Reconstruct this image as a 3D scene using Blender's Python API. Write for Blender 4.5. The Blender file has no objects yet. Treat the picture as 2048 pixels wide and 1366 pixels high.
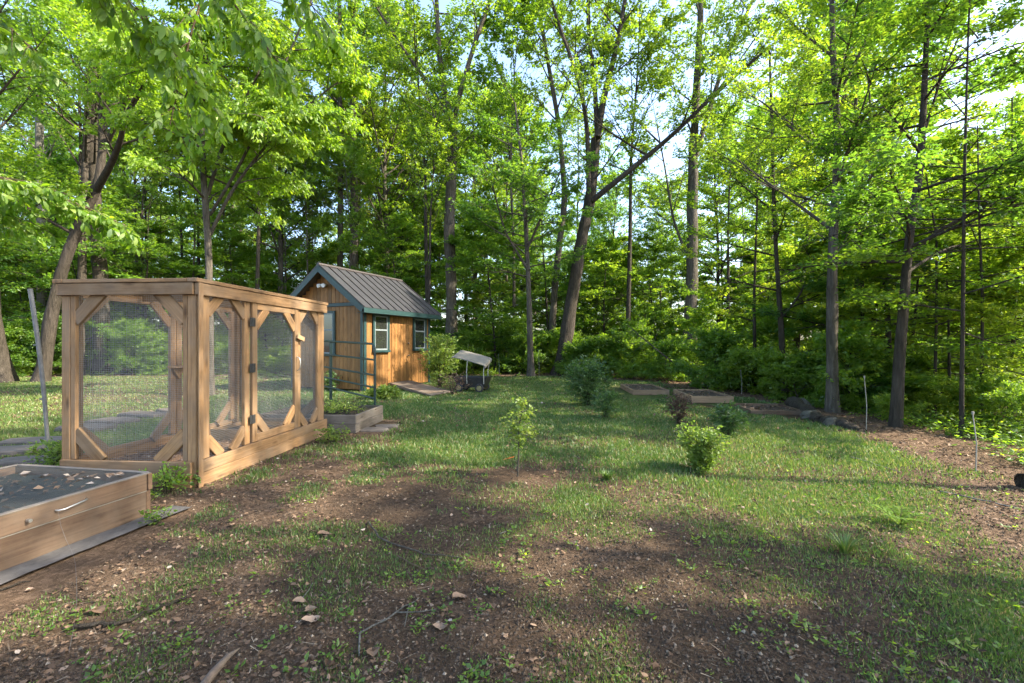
import bpy, math, random
import numpy as np
from mathutils import Matrix, Vector

# ------------------------------------------------------------------ scene
S = bpy.context.scene
COL = S.collection
F = 910.0            # focal length in pixels of a 2048 px wide frame (16 mm)
CX, HY = 1024.0, 690.0
CH = 1.36            # eye height

cam_d = bpy.data.cameras.new('camera')
cam = bpy.data.objects.new('camera', cam_d)
COL.objects.link(cam)
cam.location = (0, 0, CH)
cam.rotation_euler = (math.pi / 2, 0, 0)
cam_d.sensor_width = 36.0
cam_d.lens = 16.0
cam_d.shift_y = 7.0 / 2048
cam_d.clip_start = 0.05
cam_d.clip_end = 2000
S.camera = cam

SUN_DIR = Vector((0.94, -0.15, 0.78)).normalized()      # towards the sun
SUN_EL = math.asin(SUN_DIR.z)
world = bpy.data.worlds.new('World')
S.world = world
world.use_nodes = True
wn = world.node_tree
bg = wn.nodes['Background']
sky = wn.nodes.new('ShaderNodeTexSky')
sky.sky_type = 'NISHITA'
sky.sun_disc = False
sky.sun_elevation = SUN_EL
sky.sun_rotation = math.atan2(SUN_DIR.x, SUN_DIR.y)
sky.dust_density = 2.0
sky.air_density = 1.0
wn.links.new(sky.outputs[0], bg.inputs[0])
bg.inputs[1].default_value = 0.15
sun_d = bpy.data.lights.new('sun', 'SUN')
sun_d.energy = 4.0
sun_d.angle = math.radians(0.6)
sun_d.color = (1.0, 0.89, 0.70)
sun = bpy.data.objects.new('sun', sun_d)
COL.objects.link(sun)
sun.rotation_euler = SUN_DIR.to_track_quat('Z', 'Y').to_euler()
sun.location = (30, -10, 40)
S.view_settings.view_transform = 'Standard'
S.view_settings.look = 'None'
S.view_settings.gamma = 1.0
S.view_settings.use_curve_mapping = False
S.view_settings.exposure = 2.25
S.render.engine = 'CYCLES'
cy = S.cycles
cy.max_bounces = 9
cy.diffuse_bounces = 6
cy.glossy_bounces = 2
cy.transmission_bounces = 5
cy.transparent_max_bounces = 8
cy.caustics_reflective = False
cy.caustics_refractive = False
cy.use_denoising = True
cy.denoiser = 'OPENIMAGEDENOISE'
cy.use_adaptive_sampling = True
cy.adaptive_threshold = 0.015
cy.sample_clamp_indirect = 8.0

# ------------------------------------------------------------------ helpers
R = np.random.default_rng(7)
random.seed(7)


def P(px, py, d):
    return np.array([(px - CX) / F * d, d, CH + (HY - py) / F * d])


def G(px, py, z=0.0):
    d = F * (CH - z) / (py - HY)
    return np.array([(px - CX) / F * d, d, z])


def nrm(v):
    v = np.asarray(v, float)
    n = np.linalg.norm(v, axis=-1, keepdims=True)
    return v / np.maximum(n, 1e-9)


_lat = np.random.default_rng(3).random((256, 256))


def vnoise(x, y, s, seed=0):
    x = np.asarray(x, float) / s + seed * 17.3
    y = np.asarray(y, float) / s + seed * 9.7
    xi = np.floor(x).astype(int); yi = np.floor(y).astype(int)
    fx = x - xi; fy = y - yi
    fx = fx * fx * (3 - 2 * fx); fy = fy * fy * (3 - 2 * fy)
    a = _lat[xi & 255, yi & 255]; b = _lat[(xi + 1) & 255, yi & 255]
    c = _lat[xi & 255, (yi + 1) & 255]; e = _lat[(xi + 1) & 255, (yi + 1) & 255]
    return (a * (1 - fx) + b * fx) * (1 - fy) + (c * (1 - fx) + e * fx) * fy


def fbm(x, y, s, seed=0, o=3):
    t = 0; a = 1; n = 0
    for k in range(o):
        t = t + a * vnoise(x, y, s / 2 ** k, seed + k); n += a; a *= 0.5
    return t / n


def sstep(a, b, x):
    t = np.clip((x - a) / (b - a), 0, 1)
    return t * t * (3 - 2 * t)


WM = {}      # world matrices of what was built


def tag(o, label, cat, group=None):
    o['label'] = label
    o['category'] = cat
    if group:
        o['group'] = group
    return o


def empty(name, loc=(0, 0, 0), label=None, cat=None, group=None):
    o = bpy.data.objects.new(name, None)
    COL.objects.link(o)
    o.empty_display_size = 0.2
    o.location = loc
    WM[o] = Matrix.Translation(Vector(loc))
    if label:
        tag(o, label, cat, group)
    return o


def put(name, me, parent=None, M=None):
    o = bpy.data.objects.new(name, me)
    COL.objects.link(o)
    M = M if M is not None else Matrix.Identity(4)
    WM[o] = M
    if parent is not None:
        o.parent = parent
        o.matrix_local = WM[parent].inverted() @ M
    else:
        o.matrix_world = M
    return o


def resample(pts, m):
    pts = np.asarray(pts, float)
    s = np.concatenate([[0], np.cumsum(np.linalg.norm(np.diff(pts, axis=0), axis=1))])
    # smooth (Catmull-like) through cubic-ish interpolation: linear then box filter
    u = np.linspace(0, s[-1], m)
    q = np.stack([np.interp(u, s, pts[:, i]) for i in range(3)], 1)
    if m > 6:
        for _ in range(2):
            q[1:-1] = (q[:-2] + 2 * q[1:-1] + q[2:]) / 4
    return q


class MB:
    """collects vertices and faces (quads or triangles), one mesh in the end"""

    def __init__(self):
        self.v = []; self.f = []; self.m = []; self.a = []; self.n = 0; self.sm = []

    def add(self, v, f, mat=0, tint=0.5, smooth=False):
        v = np.asarray(v, float).reshape(-1, 3)
        f = np.asarray(f, int)
        self.v.append(v)
        self.f.append(f + self.n)
        self.m.append(np.full(len(f), mat, int))
        self.sm.append(np.full(len(f), smooth, bool))
        t = np.full(len(v), tint, float) if np.isscalar(tint) else np.asarray(tint, float)
        self.a.append(t)
        self.n += len(v)

    def mesh(self, name, mats, offset=(0, 0, 0)):
        me = bpy.data.meshes.new(name)
        v = np.concatenate(self.v) - np.asarray(offset, float)
        me.vertices.add(len(v))
        me.vertices.foreach_set('co', v.astype(np.float32).ravel())
        li = []; tot = []; mi = []; sm = []
        for f, m, s in zip(self.f, self.m, self.sm):
            li.append(f.ravel()); tot.append(np.full(len(f), f.shape[1], int)); mi.append(m); sm.append(s)
        li = np.concatenate(li); tot = np.concatenate(tot)
        me.loops.add(len(li))
        me.loops.foreach_set('vertex_index', li.astype(np.int32))
        me.polygons.add(len(tot))
        st = np.concatenate([[0], np.cumsum(tot)[:-1]])
        me.polygons.foreach_set('loop_start', st.astype(np.int32))
        me.polygons.foreach_set('material_index', np.concatenate(mi).astype(np.int32))
        me.polygons.foreach_set('use_smooth', np.concatenate(sm))
        at = me.attributes.new('tint', 'FLOAT', 'POINT')
        at.data.foreach_set('value', np.concatenate(self.a).astype(np.float32))
        for m in (mats if isinstance(mats, (list, tuple)) else [mats]):
            me.materials.append(m)
        me.update(calc_edges=True)
        return me

    # shapes -----------------------------------------------------------
    def tube(self, pts, r, sides=6, mat=0, tint=0.5, cap=True):
        pts = np.asarray(pts, float)
        n = len(pts)
        r = np.full(n, r, float) if np.isscalar(r) else np.asarray(r, float)
        d = np.gradient(pts, axis=0)
        d = nrm(d)
        ref = np.array([0, 0, 1.0]) if abs(d[0, 2]) < 0.9 else np.array([1.0, 0, 0])
        if (np.abs(d @ ref) < 0.95).all():
            u = nrm(np.cross(d, ref))
        else:
            u = np.empty_like(d); u[0] = nrm(np.cross(d[0], ref))
            for q in range(1, n):
                u[q] = nrm(u[q - 1] - d[q] * (u[q - 1] @ d[q]))
        w = np.cross(d, u)
        a = np.linspace(0, 2 * math.pi, sides, endpoint=False)
        ring = (u[:, None, :] * np.cos(a)[None, :, None] + w[:, None, :] * np.sin(a)[None, :, None])
        v = pts[:, None, :] + ring * r[:, None, None]
        i = np.arange(n - 1)[:, None] * sides; j = np.arange(sides)[None, :]; k = (j + 1) % sides
        f = np.stack([i + j, i + k, i + sides + k, i + sides + j], -1).reshape(-1, 4)
        self.add(v.reshape(-1, 3), f, mat, tint, True)
        if cap:
            for e, rv in ((0, 1), (n - 1, 0)):
                c = np.vstack([v[e], pts[e:e + 1]])
                q = np.stack([np.arange(sides), (np.arange(sides) + 1) % sides, np.full(sides, sides)], -1)
                self.add(c, q[:, ::-1] if not rv else q, mat, tint, False)

    def box(self, c, size, mat=0, rz=0.0, ch=0.0, tint=0.5):
        v, f4, f3 = chamfer(size, ch)
        cs, sn = math.cos(rz), math.sin(rz)
        v = v @ np.array([[cs, sn, 0], [-sn, cs, 0], [0, 0, 1]]) + np.asarray(c, float)
        n0 = self.n
        self.add(v, f4, mat, tint)
        if len(f3):
            self.f.append(np.asarray(f3) + n0); self.m.append(np.full(len(f3), mat, int)); self.sm.append(np.zeros(len(f3), bool))


_chc = {}


def chamfer(size, c):
    sx, sy, sz = [s / 2 for s in size]
    if c <= 0:
        v = np.array([[x, y, z] for x in (-sx, sx) for y in (-sy, sy) for z in (-sz, sz)])
        f = [[0, 1, 3, 2], [4, 6, 7, 5], [0, 4, 5, 1], [2, 3, 7, 6], [0, 2, 6, 4], [1, 5, 7, 3]]
        return v, f, []
    c = min(c, sx * 0.45, sy * 0.45, sz * 0.45)
    v = []; idx = {}
    for x in (-1, 1):
        for y in (-1, 1):
            for z in (-1, 1):
                for ax in range(3):
                    q = [x * (sx - c), y * (sy - c), z * (sz - c)]
                    q[ax] = (x * sx, y * sy, z * sz)[ax]
                    idx[x, y, z, ax] = len(v); v.append(q)
    f4 = []; f3 = []
    for ax in range(3):
        b, d = [(1, 2), (2, 0), (0, 1)][ax]
        for s in (-1, 1):
            q = []
            for p, r in ((-1, -1), (1, -1), (1, 1), (-1, 1)):
                k = [0, 0, 0]; k[ax] = s; k[b] = p; k[d] = r
                q.append(idx[k[0], k[1], k[2], ax])
            f4.append(q if s > 0 else q[::-1])
    for ax in range(3):          # edges parallel to ax
        b, d = [(1, 2), (2, 0), (0, 1)][ax]
        for p in (-1, 1):
            for r in (-1, 1):
                k0 = [0, 0, 0]; k0[ax] = -1; k0[b] = p; k0[d] = r
                k1 = list(k0); k1[ax] = 1
                q = [idx[(*k0, b)], idx[(*k1, b)], idx[(*k1, d)], idx[(*k0, d)]]
                f4.append(q if p * r < 0 else q[::-1])
    for x in (-1, 1):
        for y in (-1, 1):
            for z in (-1, 1):
                q = [idx[x, y, z, 0], idx[x, y, z, 1], idx[x, y, z, 2]]
                f3.append(q if x * y * z > 0 else q[::-1])
    return np.array(v), f4, f3


_bm = {}


def block_mesh(size, mat, ch=0.004):
    key = (tuple(round(s, 4) for s in size), mat.name, ch)
    if key not in _bm:
        b = MB(); b.box((0, 0, 0), size, ch=ch)
        _bm[key] = b.mesh('block', mat)
    return _bm[key]


def board(name, p0, p1, w, t, mat, parent, wdir=(0, 0, 1), ch=0.004):
    """a plank from p0 to p1, w wide along wdir, t thick"""
    p0 = np.asarray(p0, float); p1 = np.asarray(p1, float)
    ax = p1 - p0; L = np.linalg.norm(ax); ax = ax / L
    wd = np.asarray(wdir, float); wd = wd - ax * wd.dot(ax); wd = wd / np.linalg.norm(wd)
    td = np.cross(ax, wd)
    c = (p0 + p1) / 2
    M = Matrix(((ax[0], td[0], wd[0], c[0]), (ax[1], td[1], wd[1], c[1]), (ax[2], td[2], wd[2], c[2]), (0, 0, 0, 1)))
    return put(name, block_mesh((L, t, w), mat, ch), parent, M)


def block(name, c, size, mat, parent, rz=0.0, ch=0.004):
    return put(name, block_mesh(size, mat, ch), parent, Matrix.Translation(Vector(c)) @ Matrix.Rotation(rz, 4, 'Z'))


def one(name, mb, mats, parent=None, base=(0, 0, 0)):
    """a mesh object whose origin stands at base"""
    return put(name, mb.mesh(name, mats, base), parent, Matrix.Translation(Vector(base)))


def copy_thing(root, loc, rz=0.0, sc=(1, 1, 1), label=None, group=None):
    r = root.copy(); COL.objects.link(r)
    r.location = loc; r.rotation_euler = (0, 0, rz); r.scale = sc
    if label: r['label'] = label
    if group: r['group'] = group
    for ch in root.children:
        c = ch.copy(); COL.objects.link(c); c.parent = r
        for g in ch.children:
            d = g.copy(); COL.objects.link(d); d.parent = c
    return r


# ------------------------------------------------------------------ materials
def mat_base(name):
    m = bpy.data.materials.new(name); m.use_nodes = True
    nt = m.node_tree
    for n in list(nt.nodes):
        nt.nodes.remove(n)
    out = nt.nodes.new('ShaderNodeOutputMaterial')
    return m, nt, out


def N(nt, t, **kw):
    n = nt.nodes.new('ShaderNode' + t)
    for k, v in kw.items():
        if k.startswith('i_'):
            key = k[2:]
            key = int(key) if key.isdigit() else key.replace('_', ' ')
            n.inputs[key].default_value = v
        else:
            setattr(n, k, v)
    return n


def ramp(nt, stops, fac=None, interp='LINEAR'):
    r = nt.nodes.new('ShaderNodeValToRGB')
    r.color_ramp.interpolation = interp
    e = r.color_ramp.elements
    while len(e) < len(stops):
        e.new(0.5)
    for x, (p, c) in zip(e, stops):
        x.position = p; x.color = (*c, 1)
    if fac is not None:
        nt.links.new(fac, r.inputs[0])
    return r


def plain(name, col, rough=0.6, metal=0.0, noise=0.25, scale=12.0, bump=0.0, spec=0.4):
    m, nt, out = mat_base(name)
    L = nt.links.new
    tc = N(nt, 'TexCoord'); nz = N(nt, 'TexNoise', i_Scale=scale, i_Detail=6.0, i_Roughness=0.65)
    L(tc.outputs['Object'], nz.inputs['Vector'])
    c = np.array(col)
    rp = ramp(nt, [(0.3, c * (1 - noise)), (0.7, np.minimum(c * (1 + noise), 0.95))], nz.outputs[0])
    p = N(nt, 'BsdfPrincipled', i_Roughness=rough, i_Metallic=metal)
    p.inputs['Specular IOR Level'].default_value = spec
    L(rp.outputs[0], p.inputs['Base Color'])
    if bump:
        b = N(nt, 'Bump', i_Strength=bump, i_Distance=0.01)
        L(nz.outputs[0], b.inputs['Height']); L(b.outputs[0], p.inputs['Normal'])
    L(p.outputs[0], out.inputs[0])
    return m


def wood(name, dark, light, grain=1.0, rough=0.75, grey=None, greyamt=0.0, var=0.35):
    """planks whose length runs along the object's own x axis"""
    m, nt, out = mat_base(name)
    L = nt.links.new
    tc = N(nt, 'TexCoord'); oi = N(nt, 'ObjectInfo')
    mp = N(nt, 'Mapping'); mp.inputs['Scale'].default_value = (1.3 * grain, 22 * grain, 22 * grain)
    ad = N(nt, 'VectorMath', operation='ADD')
    ml = N(nt, 'VectorMath', operation='SCALE'); ml.inputs[3].default_value = 37.0
    cx = N(nt, 'CombineXYZ'); L(oi.outputs['Random'], cx.inputs[0]); L(oi.outputs['Random'], cx.inputs[1]); L(oi.outputs['Random'], cx.inputs[2])
    L(cx.outputs[0], ml.inputs[0]); L(tc.outputs['Object'], ad.inputs[0]); L(ml.outputs[0], ad.inputs[1])
    L(ad.outputs[0], mp.inputs['Vector'])
    nz = N(nt, 'TexNoise', i_Scale=2.2, i_Detail=7.0, i_Roughness=0.6, i_Distortion=0.6); L(mp.outputs[0], nz.inputs['Vector'])
    n2 = N(nt, 'TexNoise', i_Scale=3.0, i_Detail=4.0, i_Roughness=0.6); L(ad.outputs[0], n2.inputs['Vector'])
    # knots
    mp3 = N(nt, 'Mapping'); mp3.inputs['Scale'].default_value = (2.6, 9, 9); L(ad.outputs[0], mp3.inputs['Vector'])
    vo = N(nt, 'TexVoronoi', i_Scale=1.0); L(mp3.outputs[0], vo.inputs['Vector'])
    kn = ramp(nt, [(0.06, (1, 1, 1)), (0.22, (0, 0, 0))], vo.outputs['Distance'])
    rp = ramp(nt, [(0.28, dark), (0.72, light)], nz.outputs[0])
    mx = N(nt, 'MixRGB', blend_type='MULTIPLY'); mx.inputs[0].default_value = 0.8
    r2 = ramp(nt, [(0.25, (1 - var,) * 3), (0.75, (1.15,) * 3)], n2.outputs[0])
    L(rp.outputs[0], mx.inputs[1]); L(r2.outputs[0], mx.inputs[2])
    m3 = N(nt, 'MixRGB', blend_type='MULTIPLY'); m3.inputs[0].default_value = 1.0
    r3 = ramp(nt, [(0, (0.70, 0.70, 0.70)), (0.5, (1.0, 0.96, 0.92)), (1, (1.2, 1.14, 1.05))], oi.outputs['Random'])
    L(mx.outputs[0], m3.inputs[1]); L(r3.outputs[0], m3.inputs[2])
    m4 = N(nt, 'MixRGB'); L(kn.outputs[0], m4.inputs[0]); L(m3.outputs[0], m4.inputs[1])
    m4.inputs[2].default_value = (dark[0] * 0.45, dark[1] * 0.4, dark[2] * 0.35, 1)
    last = m4
    if grey is not None:
        n5 = N(nt, 'TexNoise', i_Scale=1.7, i_Detail=5.0, i_Roughness=0.7); L(ad.outputs[0], n5.inputs['Vector'])
        r5 = ramp(nt, [(0.4, (0, 0, 0)), (0.65, (greyamt,) * 3)], n5.outputs[0])
        m5 = N(nt, 'MixRGB'); L(r5.outputs[0], m5.inputs[0]); L(last.outputs[0], m5.inputs[1]); m5.inputs[2].default_value = (*grey, 1)
        last = m5
    p = N(nt, 'BsdfPrincipled', i_Roughness=rough); p.inputs['Specular IOR Level'].default_value = 0.25
    L(last.outputs[0], p.inputs['Base Color'])
    b = N(nt, 'Bump', i_Strength=0.35, i_Distance=0.004); L(nz.outputs[0], b.inputs['Height']); L(b.outputs[0], p.inputs['Normal'])
    L(p.outputs[0], out.inputs[0])
    return m


def leaf_mat(name, stops, trans, gloss=0.03, rough=0.5, tw=0.5):
    m, nt, out = mat_base(name)
    L = nt.links.new
    at = N(nt, 'Attribute', attribute_name='tint'); oi = N(nt, 'ObjectInfo')
    mr = N(nt, 'MapRange', i_3=-0.14, i_4=0.14); L(oi.outputs['Random'], mr.inputs[0])
    ad = N(nt, 'Math', operation='ADD'); L(at.outputs['Fac'], ad.inputs[0]); L(mr.outputs[0], ad.inputs[1])
    rp = ramp(nt, stops, ad.outputs[0])
    df = N(nt, 'BsdfDiffuse'); L(rp.outputs[0], df.inputs[0])
    tr = N(nt, 'BsdfTranslucent')
    mt = N(nt, 'MixRGB', blend_type='MULTIPLY'); mt.inputs[0].default_value = 1.0
    mt.inputs[2].default_value = (*trans, 1); L(rp.outputs[0], mt.inputs[1]); L(mt.outputs[0], tr.inputs[0])
    mx = N(nt, 'MixShader'); mx.inputs[0].default_value = tw
    L(df.outputs[0], mx.inputs[1]); L(tr.outputs[0], mx.inputs[2])
    gl = N(nt, 'BsdfGlossy', i_Roughness=rough); gl.inputs[0].default_value = (0.9, 0.95, 1, 1)
    m2 = N(nt, 'MixShader'); m2.inputs[0].default_value = gloss
    L(mx.outputs[0], m2.inputs[1]); L(gl.outputs[0], m2.inputs[2])
    L(m2.outputs[0], out.inputs[0])
    return m


def bark_mat(name, dark, light, vs=1.0):
    m, nt, out = mat_base(name)
    L = nt.links.new
    tc = N(nt, 'TexCoord'); mp = N(nt, 'Mapping'); mp.inputs['Scale'].default_value = (9 * vs, 9 * vs, 1.4 * vs)
    L(tc.outputs['Object'], mp.inputs['Vector'])
    nz = N(nt, 'TexNoise', i_Scale=2.0, i_Detail=8.0, i_Roughness=0.7, i_Distortion=0.8); L(mp.outputs[0], nz.inputs['Vector'])
    n2 = N(nt, 'TexNoise', i_Scale=1.1, i_Detail=4.0); L(tc.outputs['Object'], n2.inputs['Vector'])
    rp = ramp(nt, [(0.3, dark), (0.68, light)], nz.outputs[0])
    mx = N(nt, 'MixRGB', blend_type='MULTIPLY'); mx.inputs[0].default_value = 0.8
    r2 = ramp(nt, [(0.3, (0.6, 0.62, 0.55)), (0.7, (1.15, 1.15, 1.2))], n2.outputs[0])
    L(rp.outputs[0], mx.inputs[1]); L(r2.outputs[0], mx.inputs[2])
    p = N(nt, 'BsdfPrincipled', i_Roughness=0.9); p.inputs['Specular IOR Level'].default_value = 0.15
    L(mx.outputs[0], p.inputs['Base Color'])
    b = N(nt, 'Bump', i_Strength=1.0, i_Distance=0.06); L(nz.outputs[0], b.inputs['Height']); L(b.outputs[0], p.inputs['Normal'])
    L(p.outputs[0], out.inputs[0])
    return m


def tint_mat(name, stops, rough=0.85, trans=0.0):
    m, nt, out = mat_base(name)
    L = nt.links.new
    at = N(nt, 'Attribute', attribute_name='tint')
    rp = ramp(nt, stops, at.outputs['Fac'])
    p = N(nt, 'BsdfPrincipled', i_Roughness=rough); p.inputs['Specular IOR Level'].default_value = 0.2
    L(rp.outputs[0], p.inputs['Base Color'])
    if trans:
        tr = N(nt, 'BsdfTranslucent'); L(rp.outputs[0], tr.inputs[0])
        mx = N(nt, 'MixShader'); mx.inputs[0].default_value = trans
        L(p.outputs[0], mx.inputs[1]); L(tr.outputs[0], mx.inputs[2]); L(mx.outputs[0], out.inputs[0])
    else:
        L(p.outputs[0], out.inputs[0])
    return m


M = {}
M['leaf_mid'] = leaf_mat('leaf_mid', [(0.0, (0.045, 0.095, 0.012)), (0.5, (0.085, 0.165, 0.02)), (1.0, (0.17, 0.24, 0.03))], (3.5, 3.1, 1.2), tw=.54)
M['leaf_yel'] = leaf_mat('leaf_yel', [(0.0, (0.055, 0.11, 0.014)), (0.5, (0.115, 0.19, 0.02)), (1.0, (0.21, 0.26, 0.035))], (3.0, 2.8, 1.2), tw=.54)
M['leaf_dark'] = leaf_mat('leaf_dark', [(0.0, (0.03, 0.08, 0.016)), (0.5, (0.065, 0.14, 0.024)), (1.0, (0.13, 0.21, 0.03))], (3.5, 3.1, 1.2), tw=.54)
M['leaf_big'] = leaf_mat('leaf_big', [(0.0, (0.055, 0.12, 0.012)), (0.5, (0.115, 0.205, 0.016)), (1.0, (0.21, 0.29, 0.03))], (2.7, 2.6, 1.0), gloss=0.03, rough=0.5, tw=0.52)
M['leaf_bush'] = leaf_mat('leaf_bush', [(0.0, (0.03, 0.07, 0.016)), (0.5, (0.06, 0.125, 0.026)), (1.0, (0.12, 0.20, 0.05))], (1.9, 1.9, 1.2), gloss=0.04)
M['leaf_lime'] = leaf_mat('leaf_lime', [(0.0, (0.07, 0.13, 0.016)), (0.5, (0.14, 0.22, 0.03)), (1.0, (0.26, 0.31, 0.06))], (1.7, 1.7, 1.2))
M['leaf_red'] = leaf_mat('leaf_red', [(0.0, (0.05, 0.03, 0.025)), (0.5, (0.09, 0.055, 0.04)), (1.0, (0.16, 0.10, 0.06))], (1.5, 1.3, 1.2))
M['grass'] = leaf_mat('grass', [(0.0, (0.04, 0.095, 0.016)), (0.45, (0.085, 0.16, 0.024)), (0.8, (0.16, 0.21, 0.042)), (1.0, (0.28, 0.24, 0.11))], (1.6, 1.5, 1.1), gloss=0.04, tw=0.4)
M['bark'] = bark_mat('bark', (0.04, 0.034, 0.027), (0.15, 0.13, 0.105))
M['bark_pale'] = bark_mat('bark_pale', (0.09, 0.085, 0.075), (0.27, 0.255, 0.23))
M['bark_brown'] = bark_mat('bark_brown', (0.055, 0.04, 0.028), (0.20, 0.15, 0.10))
M['bark_dark'] = bark_mat('bark_dark', (0.024, 0.02, 0.016), (0.09, 0.075, 0.06))
M['litter'] = tint_mat('litter', [(0.0, (0.045, 0.029, 0.019)), (0.35, (0.105, 0.066, 0.042)), (0.65, (0.185, 0.12, 0.078)), (0.88, (0.29, 0.205, 0.145)), (1.0, (0.40, 0.33, 0.27))], 0.8, 0.12)
M['crumb'] = tint_mat('crumb', [(0.0, (0.022, 0.016, 0.011)), (0.5, (0.065, 0.047, 0.033)), (0.85, (0.13, 0.095, 0.066)), (1.0, (0.26, 0.21, 0.155))], 0.95)
M['cedar'] = wood('cedar', (0.17, 0.096, 0.045), (0.385, 0.238, 0.12), grey=(0.22, 0.165, 0.115), greyamt=0.6, var=0.5)
M['bedwood'] = wood('bedwood', (0.09, 0.053, 0.034), (0.20, 0.13, 0.083), grey=(0.14, 0.108, 0.08), greyamt=0.6, var=0.5)
M['greywood'] = wood('greywood', (0.10, 0.082, 0.066), (0.23, 0.195, 0.16), grey=(0.18, 0.165, 0.15), greyamt=0.7)
M['siding'] = wood('siding', (0.17, 0.082, 0.028), (0.30, 0.158, 0.056), grain=0.7, rough=0.55, var=0.3)
M['bedfar'] = wood('bedfar', (0.18, 0.115, 0.07), (0.33, 0.225, 0.145), grey=(0.26, 0.2, 0.14), greyamt=0.4)
M['oldwood'] = wood('oldwood', (0.085, 0.06, 0.045), (0.20, 0.15, 0.11), grey=(0.16, 0.14, 0.12), greyamt=0.7)
M['teal'] = plain('teal', (0.015, 0.042, 0.043), 0.45, noise=0.2, scale=6)
M['teal_gate'] = plain('teal_gate', (0.012, 0.032, 0.028), 0.4, noise=0.3, scale=15)
M['roof'] = plain('roof', (0.030, 0.031, 0.036), 0.6, noise=0.22, scale=4, spec=0.25)
M['roof_seam'] = plain('roof_seam', (0.045, 0.038, 0.038), 0.45, noise=0.1)
M['white'] = plain('white', (0.72, 0.72, 0.70), 0.5, noise=0.08)
M['sash'] = plain('sash', (0.17, 0.20, 0.21), 0.45, noise=0.06)
M['wire'] = plain('wire', (0.24, 0.245, 0.25), 0.5, metal=0.25, noise=0.2, scale=40)
M['wire_dark'] = plain('wire_dark', (0.10, 0.105, 0.105), 0.6, metal=0.2, noise=0.2, scale=40)
M['steel'] = plain('steel', (0.42, 0.42, 0.41), 0.38, metal=0.85, noise=0.2, scale=30)
M['hinge'] = plain('hinge', (0.055, 0.055, 0.058), 0.45, metal=0.5, noise=0.3, scale=40)
M['black'] = plain('black', (0.028, 0.027, 0.027), 0.5, noise=0.4, scale=9)
M['fabric'] = plain('fabric', (0.075, 0.07, 0.068), 0.9, noise=0.4, scale=10, bump=0.5)
M['soil'] = plain('soil', (0.055, 0.038, 0.026), 0.95, noise=0.5, scale=25, bump=0.8)
M['mulch'] = plain('mulch', (0.17, 0.10, 0.055), 0.95, noise=0.5, scale=25, bump=0.8)
M['net'] = plain('net', (0.012, 0.018, 0.014), 0.9, noise=0.6, scale=9, bump=0.6)
M['stone'] = plain('stone', (0.105, 0.088, 0.075), 0.9, noise=0.35, scale=7, bump=0.6)
M['rock'] = plain('rock', (0.075, 0.07, 0.055), 0.9, noise=0.45, scale=6, bump=1.0)
M['pole'] = plain('pole', (0.15, 0.15, 0.15), 0.5, noise=0.3, scale=14)
M['stake'] = plain('stake', (0.24, 0.23, 0.20), 0.55, noise=0.15)
M['dusty'] = plain('dusty', (0.17, 0.155, 0.13), 0.65, noise=0.22, scale=9)
M['lampglass'] = plain('lampglass', (0.7, 0.7, 0.68), 0.15, noise=0.05)
M['rubber'] = plain('rubber', (0.03, 0.03, 0.032), 0.7)
M['wheel'] = plain('wheel', (0.20, 0.17, 0.08), 0.6)
M['orange'] = plain('orange', (0.55, 0.14, 0.02), 0.6)
M['string'] = plain('string', (0.13, 0.125, 0.12), 0.6)


def glass_mat():
    m, nt, out = mat_base('window_glass')
    g = N(nt, 'BsdfGlossy', i_Roughness=0.04); g.inputs[0].default_value = (0.75, 0.8, 0.82, 1)
    d = N(nt, 'BsdfDiffuse'); d.inputs[0].default_value = (0.02, 0.022, 0.02, 1)
    mx = N(nt, 'MixShader')
    fr = N(nt, 'Fresnel', i_IOR=1.9)
    nt.links.new(fr.outputs[0], mx.inputs[0]); nt.links.new(d.outputs[0], mx.inputs[1]); nt.links.new(g.outputs[0], mx.inputs[2])
    nt.links.new(mx.outputs[0], out.inputs[0])
    return m


M['glass'] = glass_mat()

# ------------------------------------------------------------------ ground
EDGE = np.array([(-60, 19), (-21.4, 19), (-15.9, 20), (-9, 20.3), (-3.2, 20), (1.67, 20), (5.07, 16.7), (6.2, 11.8), (5.8, 8.84), (5.45, 6.9), (4.95, 5.4), (4.65, 4.5), (4.4, 3.9), (4.4, 0), (4.6, -8), (4.6, -60), (-60, -60)], float)


def lawn_dist(x, y):
    """distance to the lawn's edge, positive on the lawn"""
    x = np.asarray(x, float); y = np.asarray(y, float)
    best = np.full(x.shape, 1e9); ins = np.zeros(x.shape, bool)
    n = len(EDGE)
    for i in range(n):
        a = EDGE[i]; b = EDGE[(i + 1) % n]
        e = b - a
        t = np.clip(((x - a[0]) * e[0] + (y - a[1]) * e[1]) / (e @ e), 0, 1)
        best = np.minimum(best, np.hypot(x - a[0] - t * e[0], y - a[1] - t * e[1]))
        c = (a[1] > y) != (b[1] > y)
        with np.errstate(divide='ignore', invalid='ignore'):
            xx = a[0] + (y - a[1]) * e[0] / (e[1] if e[1] != 0 else 1e-9)
        ins ^= c & (x < xx)
    return np.where(ins, best, -best)


def gz(x, y):
    x = np.asarray(x, float); y = np.asarray(y, float)
    d = np.hypot(x, y)
    amp = 0.012 + 0.05 * sstep(10, 30, d)
    z = (fbm(x, y, 1.1, 5, 3) - 0.5) * amp * 2
    z = z + (fbm(x, y, .24, 15, 2) - 0.5) * 0.035 * sstep(6.5, 4.5, d) * sstep(-2.9, -2.3, x)
    z = z - 0.10 * np.maximum(x - 6.5, 0) * sstep(0, 30, 30 - np.abs(y - 5)) * 0.7
    return np.maximum(z, -2.2)


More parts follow.
